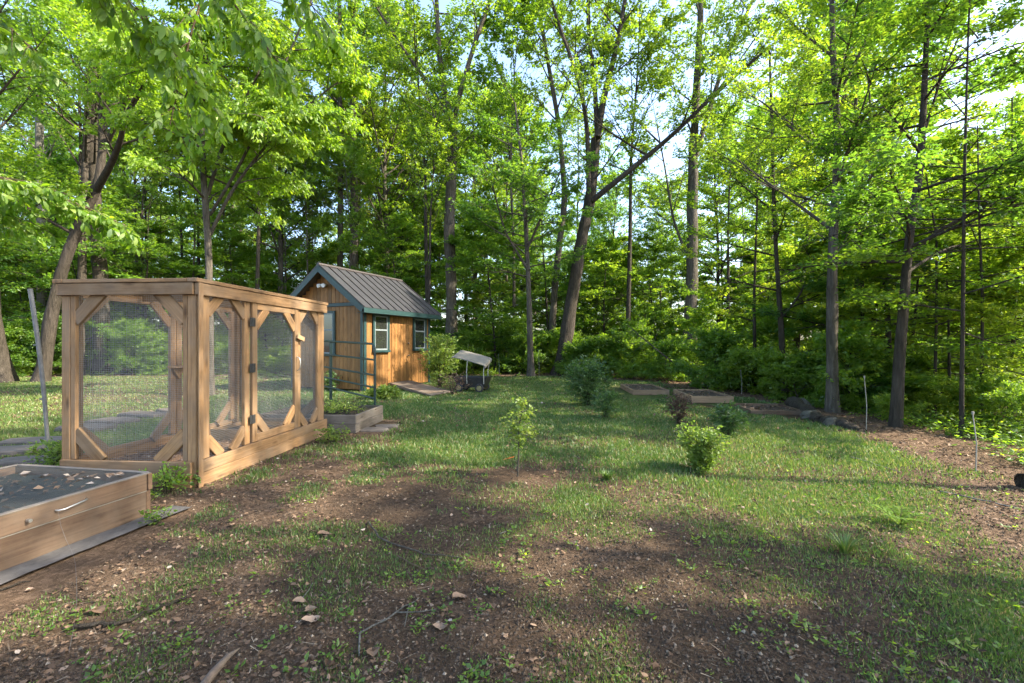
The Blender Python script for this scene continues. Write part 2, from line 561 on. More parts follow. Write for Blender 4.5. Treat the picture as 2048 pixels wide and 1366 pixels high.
def grass_w(x, y):
    """how much grass grows at a spot, 0..1"""
    yl = np.interp(x, [-8, -3, -1, 0, 0.8, 1.6, 2.6, 3.6], [6.2, 5.7, 5.1, 4.6, 3.8, 3.0, 2.2, 1.5])
    n = fbm(x, y, 0.9, 1, 3); n2 = fbm(x, y, 3.2, 11, 2)
    w = sstep(-1.6, 1.6, (y - yl) + (n - 0.5) * 4.2)
    w = w * (0.5 + 0.8 * sstep(0.34, 0.62, n2)) * (0.45 + 0.8 * sstep(0.34, 0.6, n))
    near = sstep(0.50, 0.70, fbm(x, y, 0.45, 21, 3)) * 0.30     # green tufts on the bare soil
    w = np.maximum(w, near)
    ring = np.hypot(x - 0.07, y - 4.75)
    w = w * sstep(0.1, 0.75, ring + (n - 0.5) * 0.5)
    ld = lawn_dist(x, y)
    w = w * sstep(-0.1, 0.6, ld + (n - 0.5) * 1.0)
    rp = np.hypot((x - 4.25) / 1.35, (y - 3.35) / 1.2)             # leaf-strewn corner on the right
    w = w * sstep(0.55, 1.0, rp + (n - 0.5) * 0.5)
    enc = (x > -4.5) & (x < -2.75) & (y > 4.2) & (y < 7.0)
    w = np.where(enc, w * 0.15, w)
    dry = sstep(-5, -7, x)
    return np.clip(w * (1 - 0.35 * dry), 0, 1)


def litter_w(x, y):
    n = fbm(x, y, 0.7, 31, 3)
    ld = lawn_dist(x, y)
    w = sstep(0.5, -0.2, ld + (n - 0.5) * 1.2)
    rp = np.hypot((x - 4.25) / 1.35, (y - 3.35) / 1.2)
    w = np.maximum(w, sstep(1.1, 0.6, rp + (n - 0.5) * 0.6))
    w = np.maximum(w, 0.5 * sstep(0.52, 0.68, n))
    w = np.maximum(w, 0.55 * sstep(-0.5, -2.2, x) * sstep(8, 6.5, y))
    w = np.maximum(w, 0.8 * ((x > -4.4) & (x < -2.95) & (y > 4.3) & (y < 6.9)))
    return np.clip(w + 0.07, 0, 1)


def build_ground():
    xs = np.concatenate([-np.geomspace(700, 14, 22), np.arange(-13.6, -4.5, 0.18), np.arange(-4.5, 4.5, 0.075), np.arange(4.5, 13.7, 0.18), np.geomspace(14, 700, 22)])
    ys = np.concatenate([-np.geomspace(400, 3, 12), np.arange(-2.6, 1, 0.4), np.arange(1.0, 4.4, 0.045), np.arange(4.4, 7.0, 0.09), np.arange(7.0, 24.1, 0.2), np.geomspace(25, 900, 24)])
    X, Y = np.meshgrid(xs, ys, indexing='ij')
    x = X.ravel(); y = Y.ravel()
    z = gz(x, y) - 0.004
    nx, ny = len(xs), len(ys)
    i = np.arange(nx - 1)[:, None] * ny; j = np.arange(ny - 1)[None, :]
    f = np.stack([i + j, i + j + ny, i + j + ny + 1, i + j + 1], -1).reshape(-1, 4)
    b = MB(); b.add(np.stack([x, y, z], 1), f, 0, 0.5, True)
    m, nt, out = mat_base('ground')
    L = nt.links.new
    tc = N(nt, 'TexCoord')
    ga = N(nt, 'Attribute', attribute_name='grass'); la = N(nt, 'Attribute', attribute_name='litter')
    n1 = N(nt, 'TexNoise', i_Scale=3.0, i_Detail=9.0, i_Roughness=0.7); L(tc.outputs['Object'], n1.inputs['Vector'])
    n2 = N(nt, 'TexNoise', i_Scale=38.0, i_Detail=6.0, i_Roughness=0.75); L(tc.outputs['Object'], n2.inputs['Vector'])
    n3 = N(nt, 'TexVoronoi', i_Scale=42.0); L(tc.outputs['Object'], n3.inputs['Vector'])
    so = ramp(nt, [(0.3, (0.042, 0.029, 0.019)), (0.5, (0.084, 0.058, 0.039)), (0.72, (0.145, 0.103, 0.072))], n2.outputs[0])
    so2 = N(nt, 'MixRGB', blend_type='MULTIPLY'); so2.inputs[0].default_value = 0.8
    r1 = ramp(nt, [(0.32, (0.62, 0.60, 0.58)), (0.68, (1.25, 1.2, 1.15))], n1.outputs[0])
    L(so.outputs[0], so2.inputs[1]); L(r1.outputs[0], so2.inputs[2])
    gr = ramp(nt, [(0.3, (0.045, 0.06, 0.018)), (0.55, (0.08, 0.105, 0.03)), (0.75, (0.15, 0.155, 0.055))], n2.outputs[0])
    li = ramp(nt, [(0.0, (0.055, 0.036, 0.024)), (0.5, (0.125, 0.083, 0.055)), (1.0, (0.21, 0.145, 0.10))], n3.outputs['Color'])
    def blend(att, seed):
        nn = N(nt, 'TexNoise', i_Scale=9.0 + seed, i_Detail=6.0, i_Roughness=0.7); L(tc.outputs['Object'], nn.inputs['Vector'])
        ad = N(nt, 'Math', operation='ADD'); L(att.outputs['Fac'], ad.inputs[0]); L(nn.outputs[0], ad.inputs[1])
        mr = N(nt, 'MapRange', i_1=0.78, i_2=1.25); L(ad.outputs[0], mr.inputs[0])
        return mr
    a = N(nt, 'MixRGB'); bl = blend(la, 3.0); L(bl.outputs[0], a.inputs[0]); L(so2.outputs[0], a.inputs[1]); L(li.outputs[0], a.inputs[2])
    c = N(nt, 'MixRGB'); bg_ = blend(ga, 0.0); L(bg_.outputs[0], c.inputs[0]); L(a.outputs[0], c.inputs[1]); L(gr.outputs[0], c.inputs[2])
    p = N(nt, 'BsdfPrincipled', i_Roughness=0.95); p.inputs['Specular IOR Level'].default_value = 0.1
    L(c.outputs[0], p.inputs['Base Color'])
    hb = N(nt, 'Math', operation='ADD'); L(n1.outputs[0], hb.inputs[0]); L(n2.outputs[0], hb.inputs[1])
    bp = N(nt, 'Bump', i_Strength=1.0, i_Distance=0.035); L(hb.outputs[0], bp.inputs['Height']); L(bp.outputs[0], p.inputs['Normal'])
    L(p.outputs[0], out.inputs[0])
    me = b.mesh('ground', m)
    for nme, fn in (('grass', grass_w), ('litter', litter_w)):
        at = me.attributes.new(nme, 'FLOAT', 'POINT')
        at.data.foreach_set('value', fn(x, y).astype(np.float32))
    o = put('ground', me)
    o['kind'] = 'structure'
    o['label'] = 'bare soil, patchy lawn and leaf-strewn forest floor'


build_ground()

# things that grass must not grow through: (x0,x1,y0,y1)
KEEP = [(2.9, 3.95, 11.4, 15.2), (4.25, 5.45, 9.9, 13.3), (5.1, 6.3, 8.4, 10.2), (-4.5, -2.55, 1.0, 3.75), (-4.2, -2.0, 6.85, 8.3), (-3.0, -2.55, 1.0, 3.7)]


def keep_out(x, y):
    k = np.zeros(len(x), bool)
    for a, b, c, d in KEEP:
        k |= (x > a) & (x < b) & (y > c) & (y < d)
    # shed footprint
    u = (x + 4.31) * 0.412 + (y - 13.2) * 0.911; s = (x + 4.31) * -0.911 + (y - 13.2) * 0.412
    k |= (u > 0) & (u < 3.3) & (s > 0) & (s < 2.9)
    return k


def scatter(n, d0, d1, slope=1.3):
    d = d0 * (d1 / d0) ** R.random(n)
    x = (R.random(n) * 2 - 1) * slope * d
    return x, d


def build_grass():
    x, y = scatter(1_700_000, 1.5, 24)
    w = grass_w(x, y)
    w = w * (0.5 + 0.5 * sstep(2.4, 3.8, y))
    ok = (R.random(len(x)) < w) & ~keep_out(x, y)
    x = x[ok]; y = y[ok]; w = w[ok]
    n = len(x)
    z = gz(x, y)
    h = (0.016 + 0.022 * R.random(n) + 0.026 * R.random(n) ** 5) * (0.7 + 0.5 * fbm(x, y, 1.3, 41, 2)) * (0.45 + 0.55 * sstep(2.5, 5.5, y) + 0.012 * y)
    lush = np.exp(-(((x - 0.85) / 0.5) ** 2 + ((y - 4.75) / 0.35) ** 2)) + 0.5 * np.exp(-(((x - 1.9) / 0.5) ** 2 + ((y - 3.2) / 0.3) ** 2))
    h *= 1 + 0.9 * lush
    wd = (0.0018 + 0.0022 * R.random(n)) * np.maximum(1, y / 3.0)
    a = R.random(n) * 2 * math.pi
    lean = (R.random(n) * 0.9) * h
    b = R.random(n) * 2 * math.pi
    v = np.empty((n, 3, 3))
    v[:, 0] = np.stack([x - np.cos(a) * wd, y - np.sin(a) * wd, z - 0.004], 1)
    v[:, 1] = np.stack([x + np.cos(a) * wd, y + np.sin(a) * wd, z - 0.004], 1)
    v[:, 2] = np.stack([x + np.cos(b) * lean, y + np.sin(b) * lean, z + h], 1)
    t = np.clip(0.33 + 0.6 * (fbm(x, y, 1.6, 51, 3) - 0.5) + R.normal(0, 0.16, n) + 0.22 * sstep(-5, -8, x), 0, 1)
    dead = R.random(n) < 0.10
    t = np.where(dead, 0.97, t)
    mb = MB(); mb.add(v.reshape(-1, 3), np.arange(3 * n).reshape(-1, 3), 0, np.repeat(t, 3))
    o = one('lawn_grass', mb, M['grass']); o['kind'] = 'stuff'
    o['label'] = 'thin patchy green lawn grass'; o['category'] = 'grass'
    return n


def quads(n, pos, dr, nm, ln, wd, fold=0.0, mid=0.45):
    """leaf diamonds: base, side, tip, side"""
    sd = nrm(np.cross(nm, dr))
    up = np.cross(dr, sd)
    v = np.empty((n, 4, 3))
    v[:, 0] = pos
    c = pos + dr * (ln * mid)[:, None] + up * (fold * ln)[:, None]
    v[:, 1] = c + sd * (wd / 2)[:, None]
    v[:, 2] = pos + dr * ln[:, None]
    v[:, 3] = c - sd * (wd / 2)[:, None]
    return v


def build_litter():
    # fallen leaves
    x, y = scatter(150_000, 1.5, 26)
    w = litter_w(x, y)
    ok = (R.random(len(x)) < w * (0.45 + 0.4 * sstep(2.5, 4.5, y))) & ~keep_out(x, y)
    x = x[ok]; y = y[ok]; n = len(x)
    z = gz(x, y) + 0.002 + 0.014 * R.random(n)
    a = R.random(n) * 2 * math.pi
    dr = nrm(np.stack([np.cos(a), np.sin(a), R.normal(0, 0.22, n)], 1))
    nm = nrm(np.stack([R.normal(0, 0.35, n), R.normal(0, 0.35, n), np.ones(n)], 1))
    ln = (0.007 + 0.032 * R.random(n) ** 3) * np.maximum(1, (y / 3.5) ** 0.7)
    wd = ln * (0.45 + 0.4 * R.random(n))
    sd = nrm(np.cross(nm, dr)); up = np.cross(dr, sd)
    p = np.stack([x, y, z], 1)
    cv = R.normal(0.1, 0.16, n)
    v = np.empty((n, 6, 3))
    v[:, 0] = p
    v[:, 1] = p + dr * (ln * .35)[:, None] + sd * (wd / 2)[:, None] + up * (cv * ln)[:, None]
    v[:, 2] = p + dr * (ln * .75)[:, None] + sd * (wd * .38)[:, None] + up * (cv * ln)[:, None]
    v[:, 3] = p + dr * ln[:, None]
    v[:, 4] = p + dr * (ln * .70)[:, None] - sd * (wd * .40)[:, None] + up * (cv * ln * .8)[:, None]
    v[:, 5] = p + dr * (ln * .30)[:, None] - sd * (wd / 2)[:, None] + up * (cv * ln * .9)[:, None]
    i = np.arange(n)[:, None] * 6
    f = np.concatenate([i + np.array([[0, 1, 2, 3]]), i + np.array([[0, 3, 4, 5]])], 1).reshape(-1, 4)
    t = np.clip(R.normal(0.48, 0.2, n) + 0.1 * (R.random(n) < 0.1), 0, 1)
    mb = MB(); mb.add(v.reshape(-1, 3), f, 0, np.repeat(t, 6))
    o = one('leaf_litter', mb, M['litter']); o['kind'] = 'stuff'
    o['label'] = 'dry brown fallen leaves scattered over the ground'; o['category'] = 'leaf litter'
    # crumbs of soil, chips, gravel
    x, y = scatter(90_000, 1.5, 6)
    ok = ~keep_out(x, y) & (R.random(len(x)) > 0.6 * grass_w(x, y))
    x = x[ok]; y = y[ok]; n = len(x)
    z = gz(x, y)
    s = 0.0025 + 0.010 * R.random(n) ** 4
    oct_ = np.array([[1, 0, 0], [0, 1, 0], [-1, 0, 0], [0, -1, 0], [0, 0, 1.0]])
    a = R.random(n) * 6.28
    sc = 0.6 + 0.8 * R.random((n, 5, 1))
    v = oct_[None] * sc
    ca, sa = np.cos(a)[:, None], np.sin(a)[:, None]
    v = np.stack([v[..., 0] * ca - v[..., 1] * sa, v[..., 0] * sa + v[..., 1] * ca, v[..., 2] * 0.8], -1) * s[:, None, None]
    v += np.stack([x, y, z - 0.002], 1)[:, None, :]
    i = np.arange(n)[:, None, None] * 5
    f = (i + np.array([[[0, 1, 4], [1, 2, 4], [2, 3, 4], [3, 0, 4]]])).reshape(-1, 3)
    t = np.clip(R.normal(0.5, 0.22, n) + 0.45 * (R.random(n) < 0.02), 0, 1)
    mb = MB(); mb.add(v.reshape(-1, 3), f, 0, np.repeat(t, 5))
    # straw and twig bits
    x, y = scatter(7000, 1.5, 9)
    ok = ~keep_out(x, y); x = x[ok]; y = y[ok]; n = len(x)
    z = gz(x, y) + 0.004
    a = R.random(n) * 6.28; ln = 0.02 + 0.07 * R.random(n) ** 2; wd = 0.0012 + 0.0015 * R.random(n)
    p = np.stack([x, y, z], 1)
    dr = np.stack([np.cos(a), np.sin(a), R.normal(0, .12, n)], 1); sd = np.stack([-np.sin(a), np.cos(a), np.zeros(n)], 1)
    v = np.empty((n, 4, 3))
    v[:, 0] = p - sd * wd[:, None]; v[:, 1] = p + sd * wd[:, None]
    v[:, 2] = p + sd * wd[:, None] * .6 + dr * ln[:, None]; v[:, 3] = p - sd * wd[:, None] * .6 + dr * ln[:, None]
    mb.add(v.reshape(-1, 3), np.arange(4 * n).reshape(-1, 4), 0, np.repeat(np.clip(R.normal(.6, .22, n), 0, 1), 4))
    o = one('soil_debris', mb, M['crumb']); o['kind'] = 'stuff'
    o['label'] = 'crumbs of soil, bark chips and straw on the bare ground'; o['category'] = 'debris'


def build_weeds():
    x, y = scatter(3600, 1.5, 12)
    w = sstep(0.5, 0.62, fbm(x, y, 0.5, 61, 3)) * 0.7 + 0.1
    ok = (R.random(len(x)) < w) & ~keep_out(x, y) & (lawn_dist(x, y) > -0.5)
    x = x[ok]; y = y[ok]; n0 = len(x)
    k = 9
    x = np.repeat(x, k); y = np.repeat(y, k); n = n0 * k
    sz = np.repeat(0.008 + 0.018 * R.random(n0) ** 2, k)
    a = R.random(n) * 6.28; rr = sz * 1.6 * R.random(n)
    px = x + np.cos(a) * rr; py = y + np.sin(a) * rr
    p = np.stack([px, py, gz(px, py) + sz * (0.25 + 1.0 * R.random(n))], 1)
    dr = nrm(np.stack([np.cos(a), np.sin(a), R.normal(0.25, .35, n)], 1))
    nm = nrm(np.stack([R.normal(0, .4, n), R.normal(0, .4, n), np.ones(n)], 1))
    ln = sz * (0.8 + 0.7 * R.random(n))
    v = quads(n, p, dr, nm, ln, ln * (0.45 + .35 * R.random(n)), -0.08)
    t = np.clip(np.repeat(R.normal(.5, .18, n0), k) + R.normal(0, .12, n), 0, 1)
    mb = MB(); mb.add(v.reshape(-1, 3), np.arange(4 * n).reshape(-1, 4), 0, np.repeat(t, 4))
    o = one('ground_weeds', mb, M['leaf_mid']); o['kind'] = 'stuff'
    o['label'] = 'small broad-leaved weeds and clover dotting the bare soil'; o['category'] = 'weeds'


def build_undergrowth():
    x, y = scatter(26_000, 4.0, 30)
    ld = lawn_dist(x, y)
    w = sstep(0.36, 0.6, fbm(x, y, 1.5, 71, 3)) * np.where(x > 3.5, .6 * sstep(-.5, -1.6, ld), sstep(0.1, -1.0, ld)) * sstep(-9, -6, ld)
    w = np.where(np.hypot(x - 4.75, y - 3.6) < 1.5, 0, w)
    ok = R.random(len(x)) < w
    x = x[ok]; y = y[ok]; n0 = len(x); k = 11
    x = np.repeat(x, k); y = np.repeat(y, k); n = n0 * k
    hh = np.repeat(0.08 + 0.30 * R.random(n0) ** 1.5, k)
    a = R.random(n) * 6.28; rr = hh * .7 * R.random(n) ** .6
    px = x + np.cos(a) * rr; py = y + np.sin(a) * rr
    p = np.stack([px, py, gz(px, py) + hh * (0.2 + 0.8 * R.random(n))], 1)
    dr = nrm(np.stack([np.cos(a), np.sin(a), R.normal(-.1, .35, n)], 1)); nm = nrm(np.stack([R.normal(0, .35, n), R.normal(0, .35, n), np.ones(n)], 1))
    ln = (.035 + .05 * R.random(n)) * np.maximum(1, (y / 10) ** .5)
    v = quads(n, p, dr, nm, ln, ln * (.5 + .3 * R.random(n)), -.08)
    t = np.clip(np.repeat(R.normal(.5, .2, n0), k) + R.normal(0, .12, n), 0, 1)
    mb = MB(); mb.add(v.reshape(-1, 3), np.arange(4 * n).reshape(-1, 4), 0, np.repeat(t, 4))
    o = one('forest_undergrowth', mb, M['leaf_mid']); o['kind'] = 'stuff'
    o['label'] = 'low green undergrowth covering the forest floor along the lawn edge'; o['category'] = 'undergrowth'


build_undergrowth()
build_grass()
build_litter()
build_weeds()

# ------------------------------------------------------------------ screened garden enclosure
EH, EL, EW = 2.0, 2.53, 1.39
E2 = nrm(np.array([0.0716, 0.9974, 0])); E1 = np.array([-E2[1], E2[0], 0])      # along the side / along the front, leftwards
E0 = np.array([-3.02, 4.35, 0.0])
ZU = np.array([0, 0, 1.0])


def EP(s, t, z):
    """s metres left of the front right corner, t metres back, z up"""
    return E0 + E1 * s + E2 * t + ZU * z


def mesh_panel(name, o, a, b, wa, wb, parent, pitch=0.019, r=0.0009, mat='wire', sag=0.0):
    """square wire mesh spanned by a (wa wide) and b (wb high) from corner o"""
    o = np.asarray(o, float); a = nrm(a); b = nrm(b); nn = np.cross(a, b)
    mb = MB()
    na = int(wa / pitch); nb = int(wb / pitch)

    def wires(cnt, along, across, ln, off):
        k = np.arange(cnt + 1) * pitch
        base = o + across * k[:, None] + nn * off
        tri = np.array([0, 2.094, 4.189])
        ring = across[None, :] * np.cos(tri)[:, None] * r + nn[None, :] * np.sin(tri)[:, None] * r
        m = len(k)
        v = np.concatenate([base[:, None, :] + ring[None], base[:, None, :] + ring[None] + along * ln], 1)
        i = np.arange(m)[:, None, None] * 6
        f = (i + np.array([[[0, 1, 4, 3], [1, 2, 5, 4], [2, 0, 3, 5]]])).reshape(-1, 4)
        mb.add(v.reshape(-1, 3), f)
    wires(na, b, a, wb, 0.0)
    wires(nb, a, b, wa, r * 1.4)
    return one(name, mb, M[mat], parent, tuple(o))


def frame_panel(root, axis, s0, s1, off, z0, z1, inward, stile=0.089, brace=0.22, thick=0.04, door=False, bw=0.105):
    """a wire panel: two stiles, braces in four corners and the mesh. axis 'side' runs along t at fixed s, 'front' along s at fixed t"""
    def pt(q, z, n=0.0):
        return EP(off + n * inward, q, z) if axis == 'side' else EP(q, off + n * inward, z)
    du = E2 if axis == 'side' else E1
    c = M['cedar']
    for q in (s0 + stile / 2, s1 - stile / 2):
        board('stile', pt(q, z0), pt(q, z1), stile - 0.003, thick, c, root, du)
    a0, a1 = s0 + stile, s1 - stile
    if door:
        board('door_rail', pt(a0 + .002, z1 - .045), pt(a1 - .002, z1 - .045), .086, thick - .004, c, root)
        board('door_rail', pt(a0 + .002, z0 + .045), pt(a1 - .002, z0 + .045), .086, thick - .004, c, root)
        z0 += .09; z1 -= .09
    h = 0.05
    for q, sg in ((a0, 1), (a1, -1)):
        for z, sz in ((z0, 1), (z1, -1)):
            k = brace - bw * .707
            p0 = pt(q - sg * 0.02, z + sz * (k + .02)); p1 = pt(q + sg * (k + .02), z - sz * 0.02)
            board('corner_brace', p0, p1, bw, thick - 0.008, c, root, np.cross(nrm(p1 - p0), np.cross(du, ZU)))
    mesh_panel('wire_mesh', pt(s0 + 0.02, z0 - 0.02, thick * 0.55 + 0.004), du, ZU, s1 - s0 - 0.04, z1 - z0 + 0.04, root)


def build_enclosure():
    root = empty('garden_enclosure', tuple(E0), 'tall cedar framed garden enclosure with wire mesh walls and a hinged door', 'enclosure')
    c = M['cedar']
    ZB, ZT = 0.245, 1.86
    pw = 0.089
    # corner posts
    for s in (pw / 2, EW - pw / 2):
        for t in (pw / 2, EL - pw / 2):
            p = board('corner_post', EP(s, t, 0.0), EP(s, t, EH - 0.044), pw, pw, c, root, E2, ch=0.006)
    # base boards: two courses outside the posts
    for (a, b) in (((0.0, 0.0), (0.0, EL)), ((EW, 0.0), (EW, EL))):
        sg = -1 if a[0] == 0 else 1
        for z, h in ((0.065, 0.126), (0.187, 0.114)):
            board('base_board', EP(a[0] + sg * 0.021, a[1] + 0.03, z), EP(b[0] + sg * 0.021, b[1] + .02, z), h, 0.038, c, root)
        board('top_rail', EP(a[0] + sg * 0.021, -0.02, 1.898), EP(b[0] + sg * 0.021, EL + .02, 1.898), 0.115, 0.038, c, root)
        board('cap_board', EP(a[0] - sg * 0.004, -0.046, EH - 0.021), EP(b[0] - sg * 0.004, EL + .046, EH - 0.021), 0.10, 0.038, c, root, E1)
    for t, sg in ((0.0, -1), (EL, 1)):
        for z, h in ((0.065, 0.126), (0.187, 0.114)):
            board('base_board', EP(0.024, t + sg * 0.021, z), EP(EW - .024, t + sg * 0.021, z), h, 0.038, c, root)
        board('top_rail', EP(0.003, t + sg * 0.021, 1.898), EP(EW - .003, t + sg * 0.021, 1.898), 0.113, 0.036, c, root)
        board('cap_board', EP(0.06, t - sg * 0.004, EH - 0.022), EP(EW - .06, t - sg * 0.004, EH - 0.022), 0.10, 0.036, c, root, E2)
    # right corner trim
    board('corner_trim', EP(-0.048, 0.0, 0.0), EP(-0.048, 0.0, 1.955), 0.055, 0.016, c, root, E2)
    # right side: fixed panel, door, fixed panel
    frame_panel(root, 'side', 0.092, 0.80, 0.022, ZB, ZT, 1, brace=0.24)
    frame_panel(root, 'side', 1.785, EL - 0.092, 0.022, ZB, ZT, 1, brace=0.22)
    # door
    dm = MB(); dm.box((0, 0, 0), (0.02, 0.02, 0.02))
    door = put('door', block_mesh((1.60, 0.036, 0.085), c), root, Matrix.Identity(4))
    # hinge stile of the door is its own mesh, the rest are its pieces
    ax = ZU; wd = E2; td = np.cross(ax, wd); q = EP(-0.004, 0.815 + 0.0435, (ZB + ZT) / 2)
    Mx = Matrix(((ax[0], td[0], wd[0], q[0]), (ax[1], td[1], wd[1], q[1]), (ax[2], td[2], wd[2], q[2]), (0, 0, 0, 1)))
    door.matrix_local = WM[root].inverted() @ Mx; WM[door] = Mx
    board('stile', EP(-0.004, 1.775 - .0435, ZB + .006), EP(-0.004, 1.775 - .0435, ZT - .006), .085, .036, c, door, E2)
    for z in (ZT - .05, ZB + .05):
        board('door_rail', EP(-0.004, .815 + .089, z), EP(-0.004, 1.775 - .089, z), .086, .034, c, door)
    for qq, sg in ((0.904, 1), (1.686, -1)):
        for z, sz in ((ZB + .09, 1), (ZT - .09, -1)):
            p0 = EP(-.004, qq - sg * .02, z + sz * .20); p1 = EP(-.004, qq + sg * .20, z - sz * .02)
            board('corner_brace', p0, p1, .105, .03, c, door, np.cross(nrm(p1 - p0), E1))
    mesh_panel('wire_mesh', EP(0.02, .83, ZB + .02), E2, ZU, .93, ZT - ZB - .04, door)
    for z in (1.62, 1.10, 0.52):
        mb = MB()
        for dx in (-0.026, 0.026):
            mb.box((dx, 0, 0), (0.044, 0.005, 0.10), ch=0.001)
        mb.tube([(0, -0.004, -0.052), (0, -0.004, 0.052)], 0.006, 8)
        pos = EP(-0.026, 0.808, z)
        put('hinge', mb.mesh('hinge', M['hinge']), root, Matrix.Translation(Vector(pos)) @ Matrix.Rotation(math.pi / 2 - 0.0716, 4, 'Z'))
    mb = MB()
    h0 = EP(-0.026, 1.735, 1.20); h1 = EP(-0.026, 1.735, 1.02)
    pts = [h0, h0 - E1 * 0.03 - ZU * 0.012, h0 - E1 * .045 - ZU * .05, h1 - E1 * .045 + ZU * .05, h1 - E1 * 0.03 + ZU * 0.012, h1]
    mb.tube(pts, 0.007, 8)
    one('pull_handle', mb, M['steel'], door, tuple(h0))
    # turn button of wood
    b = board('turn_button', EP(-0.05, 1.70, 1.475), EP(-0.05, 1.86, 1.435), 0.06, 0.028, c, root)
    # front: wire panel set between the posts
    frame_panel(root, 'front', 0.092, EW - 0.092, 0.024, ZB, ZT, 1, stile=0.05, brace=0.33, bw=.12)
    # back
    frame_panel(root, 'front', 0.092, EW - 0.092, EL - 0.024, ZB, ZT, -1, stile=0.06, brace=0.31)
    # left side: two panels
    frame_panel(root, 'side', 0.092, 1.345, EW - 0.022, ZB, ZT, -1, brace=0.30)
    frame_panel(root, 'side', 1.352, EL - 0.092, EW - 0.022, ZB, ZT, -1, brace=0.30)
    # little triangular shelf on the left wall
    mb = MB()
    cc = EP(EW - .05, 1.348, 1.10)
    tri = [cc + E2 * -.15, cc + E2 * .15, cc - E1 * .15]
    v = tri + [p - ZU * .03 for p in tri]
    mb.add(v, [[0, 1, 2], [5, 4, 3]]); mb.add(v, [[0, 3, 4, 1], [1, 4, 5, 2], [2, 5, 3, 0]])
    tri2 = [cc + E2 * -.10 - ZU * .03, cc + E2 * .10 - ZU * .03, cc - ZU * .17]
    v = [p - E1 * .002 for p in tri2] + [p - E1 * .03 for p in tri2]
    mb.add(v, [[0, 1, 2], [5, 4, 3]]); mb.add(v, [[0, 3, 4, 1], [1, 4, 5, 2], [2, 5, 3, 0]])
    one('corner_shelf', mb, c, root, tuple(cc))
    # roof: cross rails and mesh
    for t in (EL * 0.34, EL * 0.67):
        board('cross_rail', EP(0.05, t, EH - 0.09), EP(EW - 0.05, t, EH - 0.09), .089, .038, c, root)
    mesh_panel('roof_mesh', EP(0.03, 0.03, EH - 0.004), E1, E2, EW - .06, EL - .06, root)
    # mulch floor kept inside the boards, with leaf chips
    n = 26
    gx, gy = np.meshgrid(np.linspace(0.10, EW - .10, n), np.linspace(.1, EL - .1, n), indexing='ij')
    pz = 0.10 + 0.06 * fbm(gx, gy, .35, 71, 3)
    pos = E0[None] + E1[None] * gx.ravel()[:, None] + E2[None] * gy.ravel()[:, None] + ZU[None] * pz.ravel()[:, None]
    i = np.arange(n - 1)[:, None] * n; j = np.arange(n - 1)[None]
    f = np.stack([i + j, i + j + 1, i + j + n + 1, i + j + n], -1).reshape(-1, 4)
    mb = MB(); mb.add(pos, f, 0, .5, True)
    k = 2600
    s = R.uniform(.11, EW - .11, k); t = R.uniform(.11, EL - .11, k)
    p = E0[None] + E1[None] * s[:, None] + E2[None] * t[:, None] + ZU[None] * (0.108 + 0.06 * fbm(s, t, .35, 71, 3) + .01 * R.random(k))[:, None]
    a = R.random(k) * 6.28
    dr = nrm(np.stack([np.cos(a), np.sin(a), R.normal(0, .2, k)], 1)); nm = nrm(np.stack([R.normal(0, .3, k), R.normal(0, .3, k), np.ones(k)], 1))
    ln = .02 + .035 * R.random(k)
    mb.add(quads(k, p, dr, nm, ln, ln * .6, .1).reshape(-1, 3), np.arange(4 * k).reshape(-1, 4), 1, np.repeat(np.clip(R.normal(.6, .2, k), 0, 1), 4))
    o = one('mulch_floor', mb, [M['mulch'], M['litter']], root, tuple(E0)); o['kind'] = 'stuff'
    # inner planting box and dry plants
    bx = empty('planting_box', tuple(EP(.62, 1.75, .1)), 'low open wooden planting box standing inside the wire enclosure', 'planter')
    for (a, b) in (((.35, 1.5), (1.0, 1.5)), ((.35, 2.1), (1.0, 2.1)), ((.35, 1.5), (.35, 2.1)), ((1.0, 1.5), (1.0, 2.1))):
        board('plank', EP(a[0], a[1], .19), EP(b[0], b[1], .19), .15, .024, M['cedar'], bx)
    mb = MB(); mb.box(EP(.675, 1.8, .2), (.62, .56, .04), rz=-0.07); one('soil', mb, M['soil'], bx, tuple(EP(.62, 1.75, .1)))
    return root


build_enclosure()


def grass_clump(name, base, n, h, spread, mat, label, cat, width=0.004, group=None, droop=0.5):
    base = np.asarray(base, float)
    mb = MB()
    for k in range(n):
        a = R.random() * 6.28; l = h * R.uniform(.6, 1.1); sp = spread * R.uniform(.2, 1)
        u = np.linspace(0, 1, 5)
        pts = np.stack([np.cos(a) * (0.02 + sp * u ** 1.6), np.sin(a) * (0.02 + sp * u ** 1.6), l * (u - droop * .25 * u ** 3)], 1) + base
        sd = np.array([-math.sin(a), math.cos(a), 0]) * width
        w = (1 - u ** 2)[:, None] + .05
        v = np.concatenate([pts + sd * w, pts - sd * w])
        f = [[i, i + 1, i + 6, i + 5] for i in range(4)]
        mb.add(v, f, 0, np.clip(R.normal(.5, .2), 0, 1))
    o = one(name, mb, M[mat], None, tuple(base))
    tag(o, label, cat, group)
    return o


grass_clump('ornamental_grass', EP(.7, 1.75, .22), 60, .45, .25, 'grass', 'tuft of dry grassy plant in the planting box inside the enclosure', 'plant')
grass_clump('ornamental_grass', EP(.85, .95, .14), 34, .36, .2, 'grass', 'thin grassy plant on the mulch near the enclosure front', 'plant')

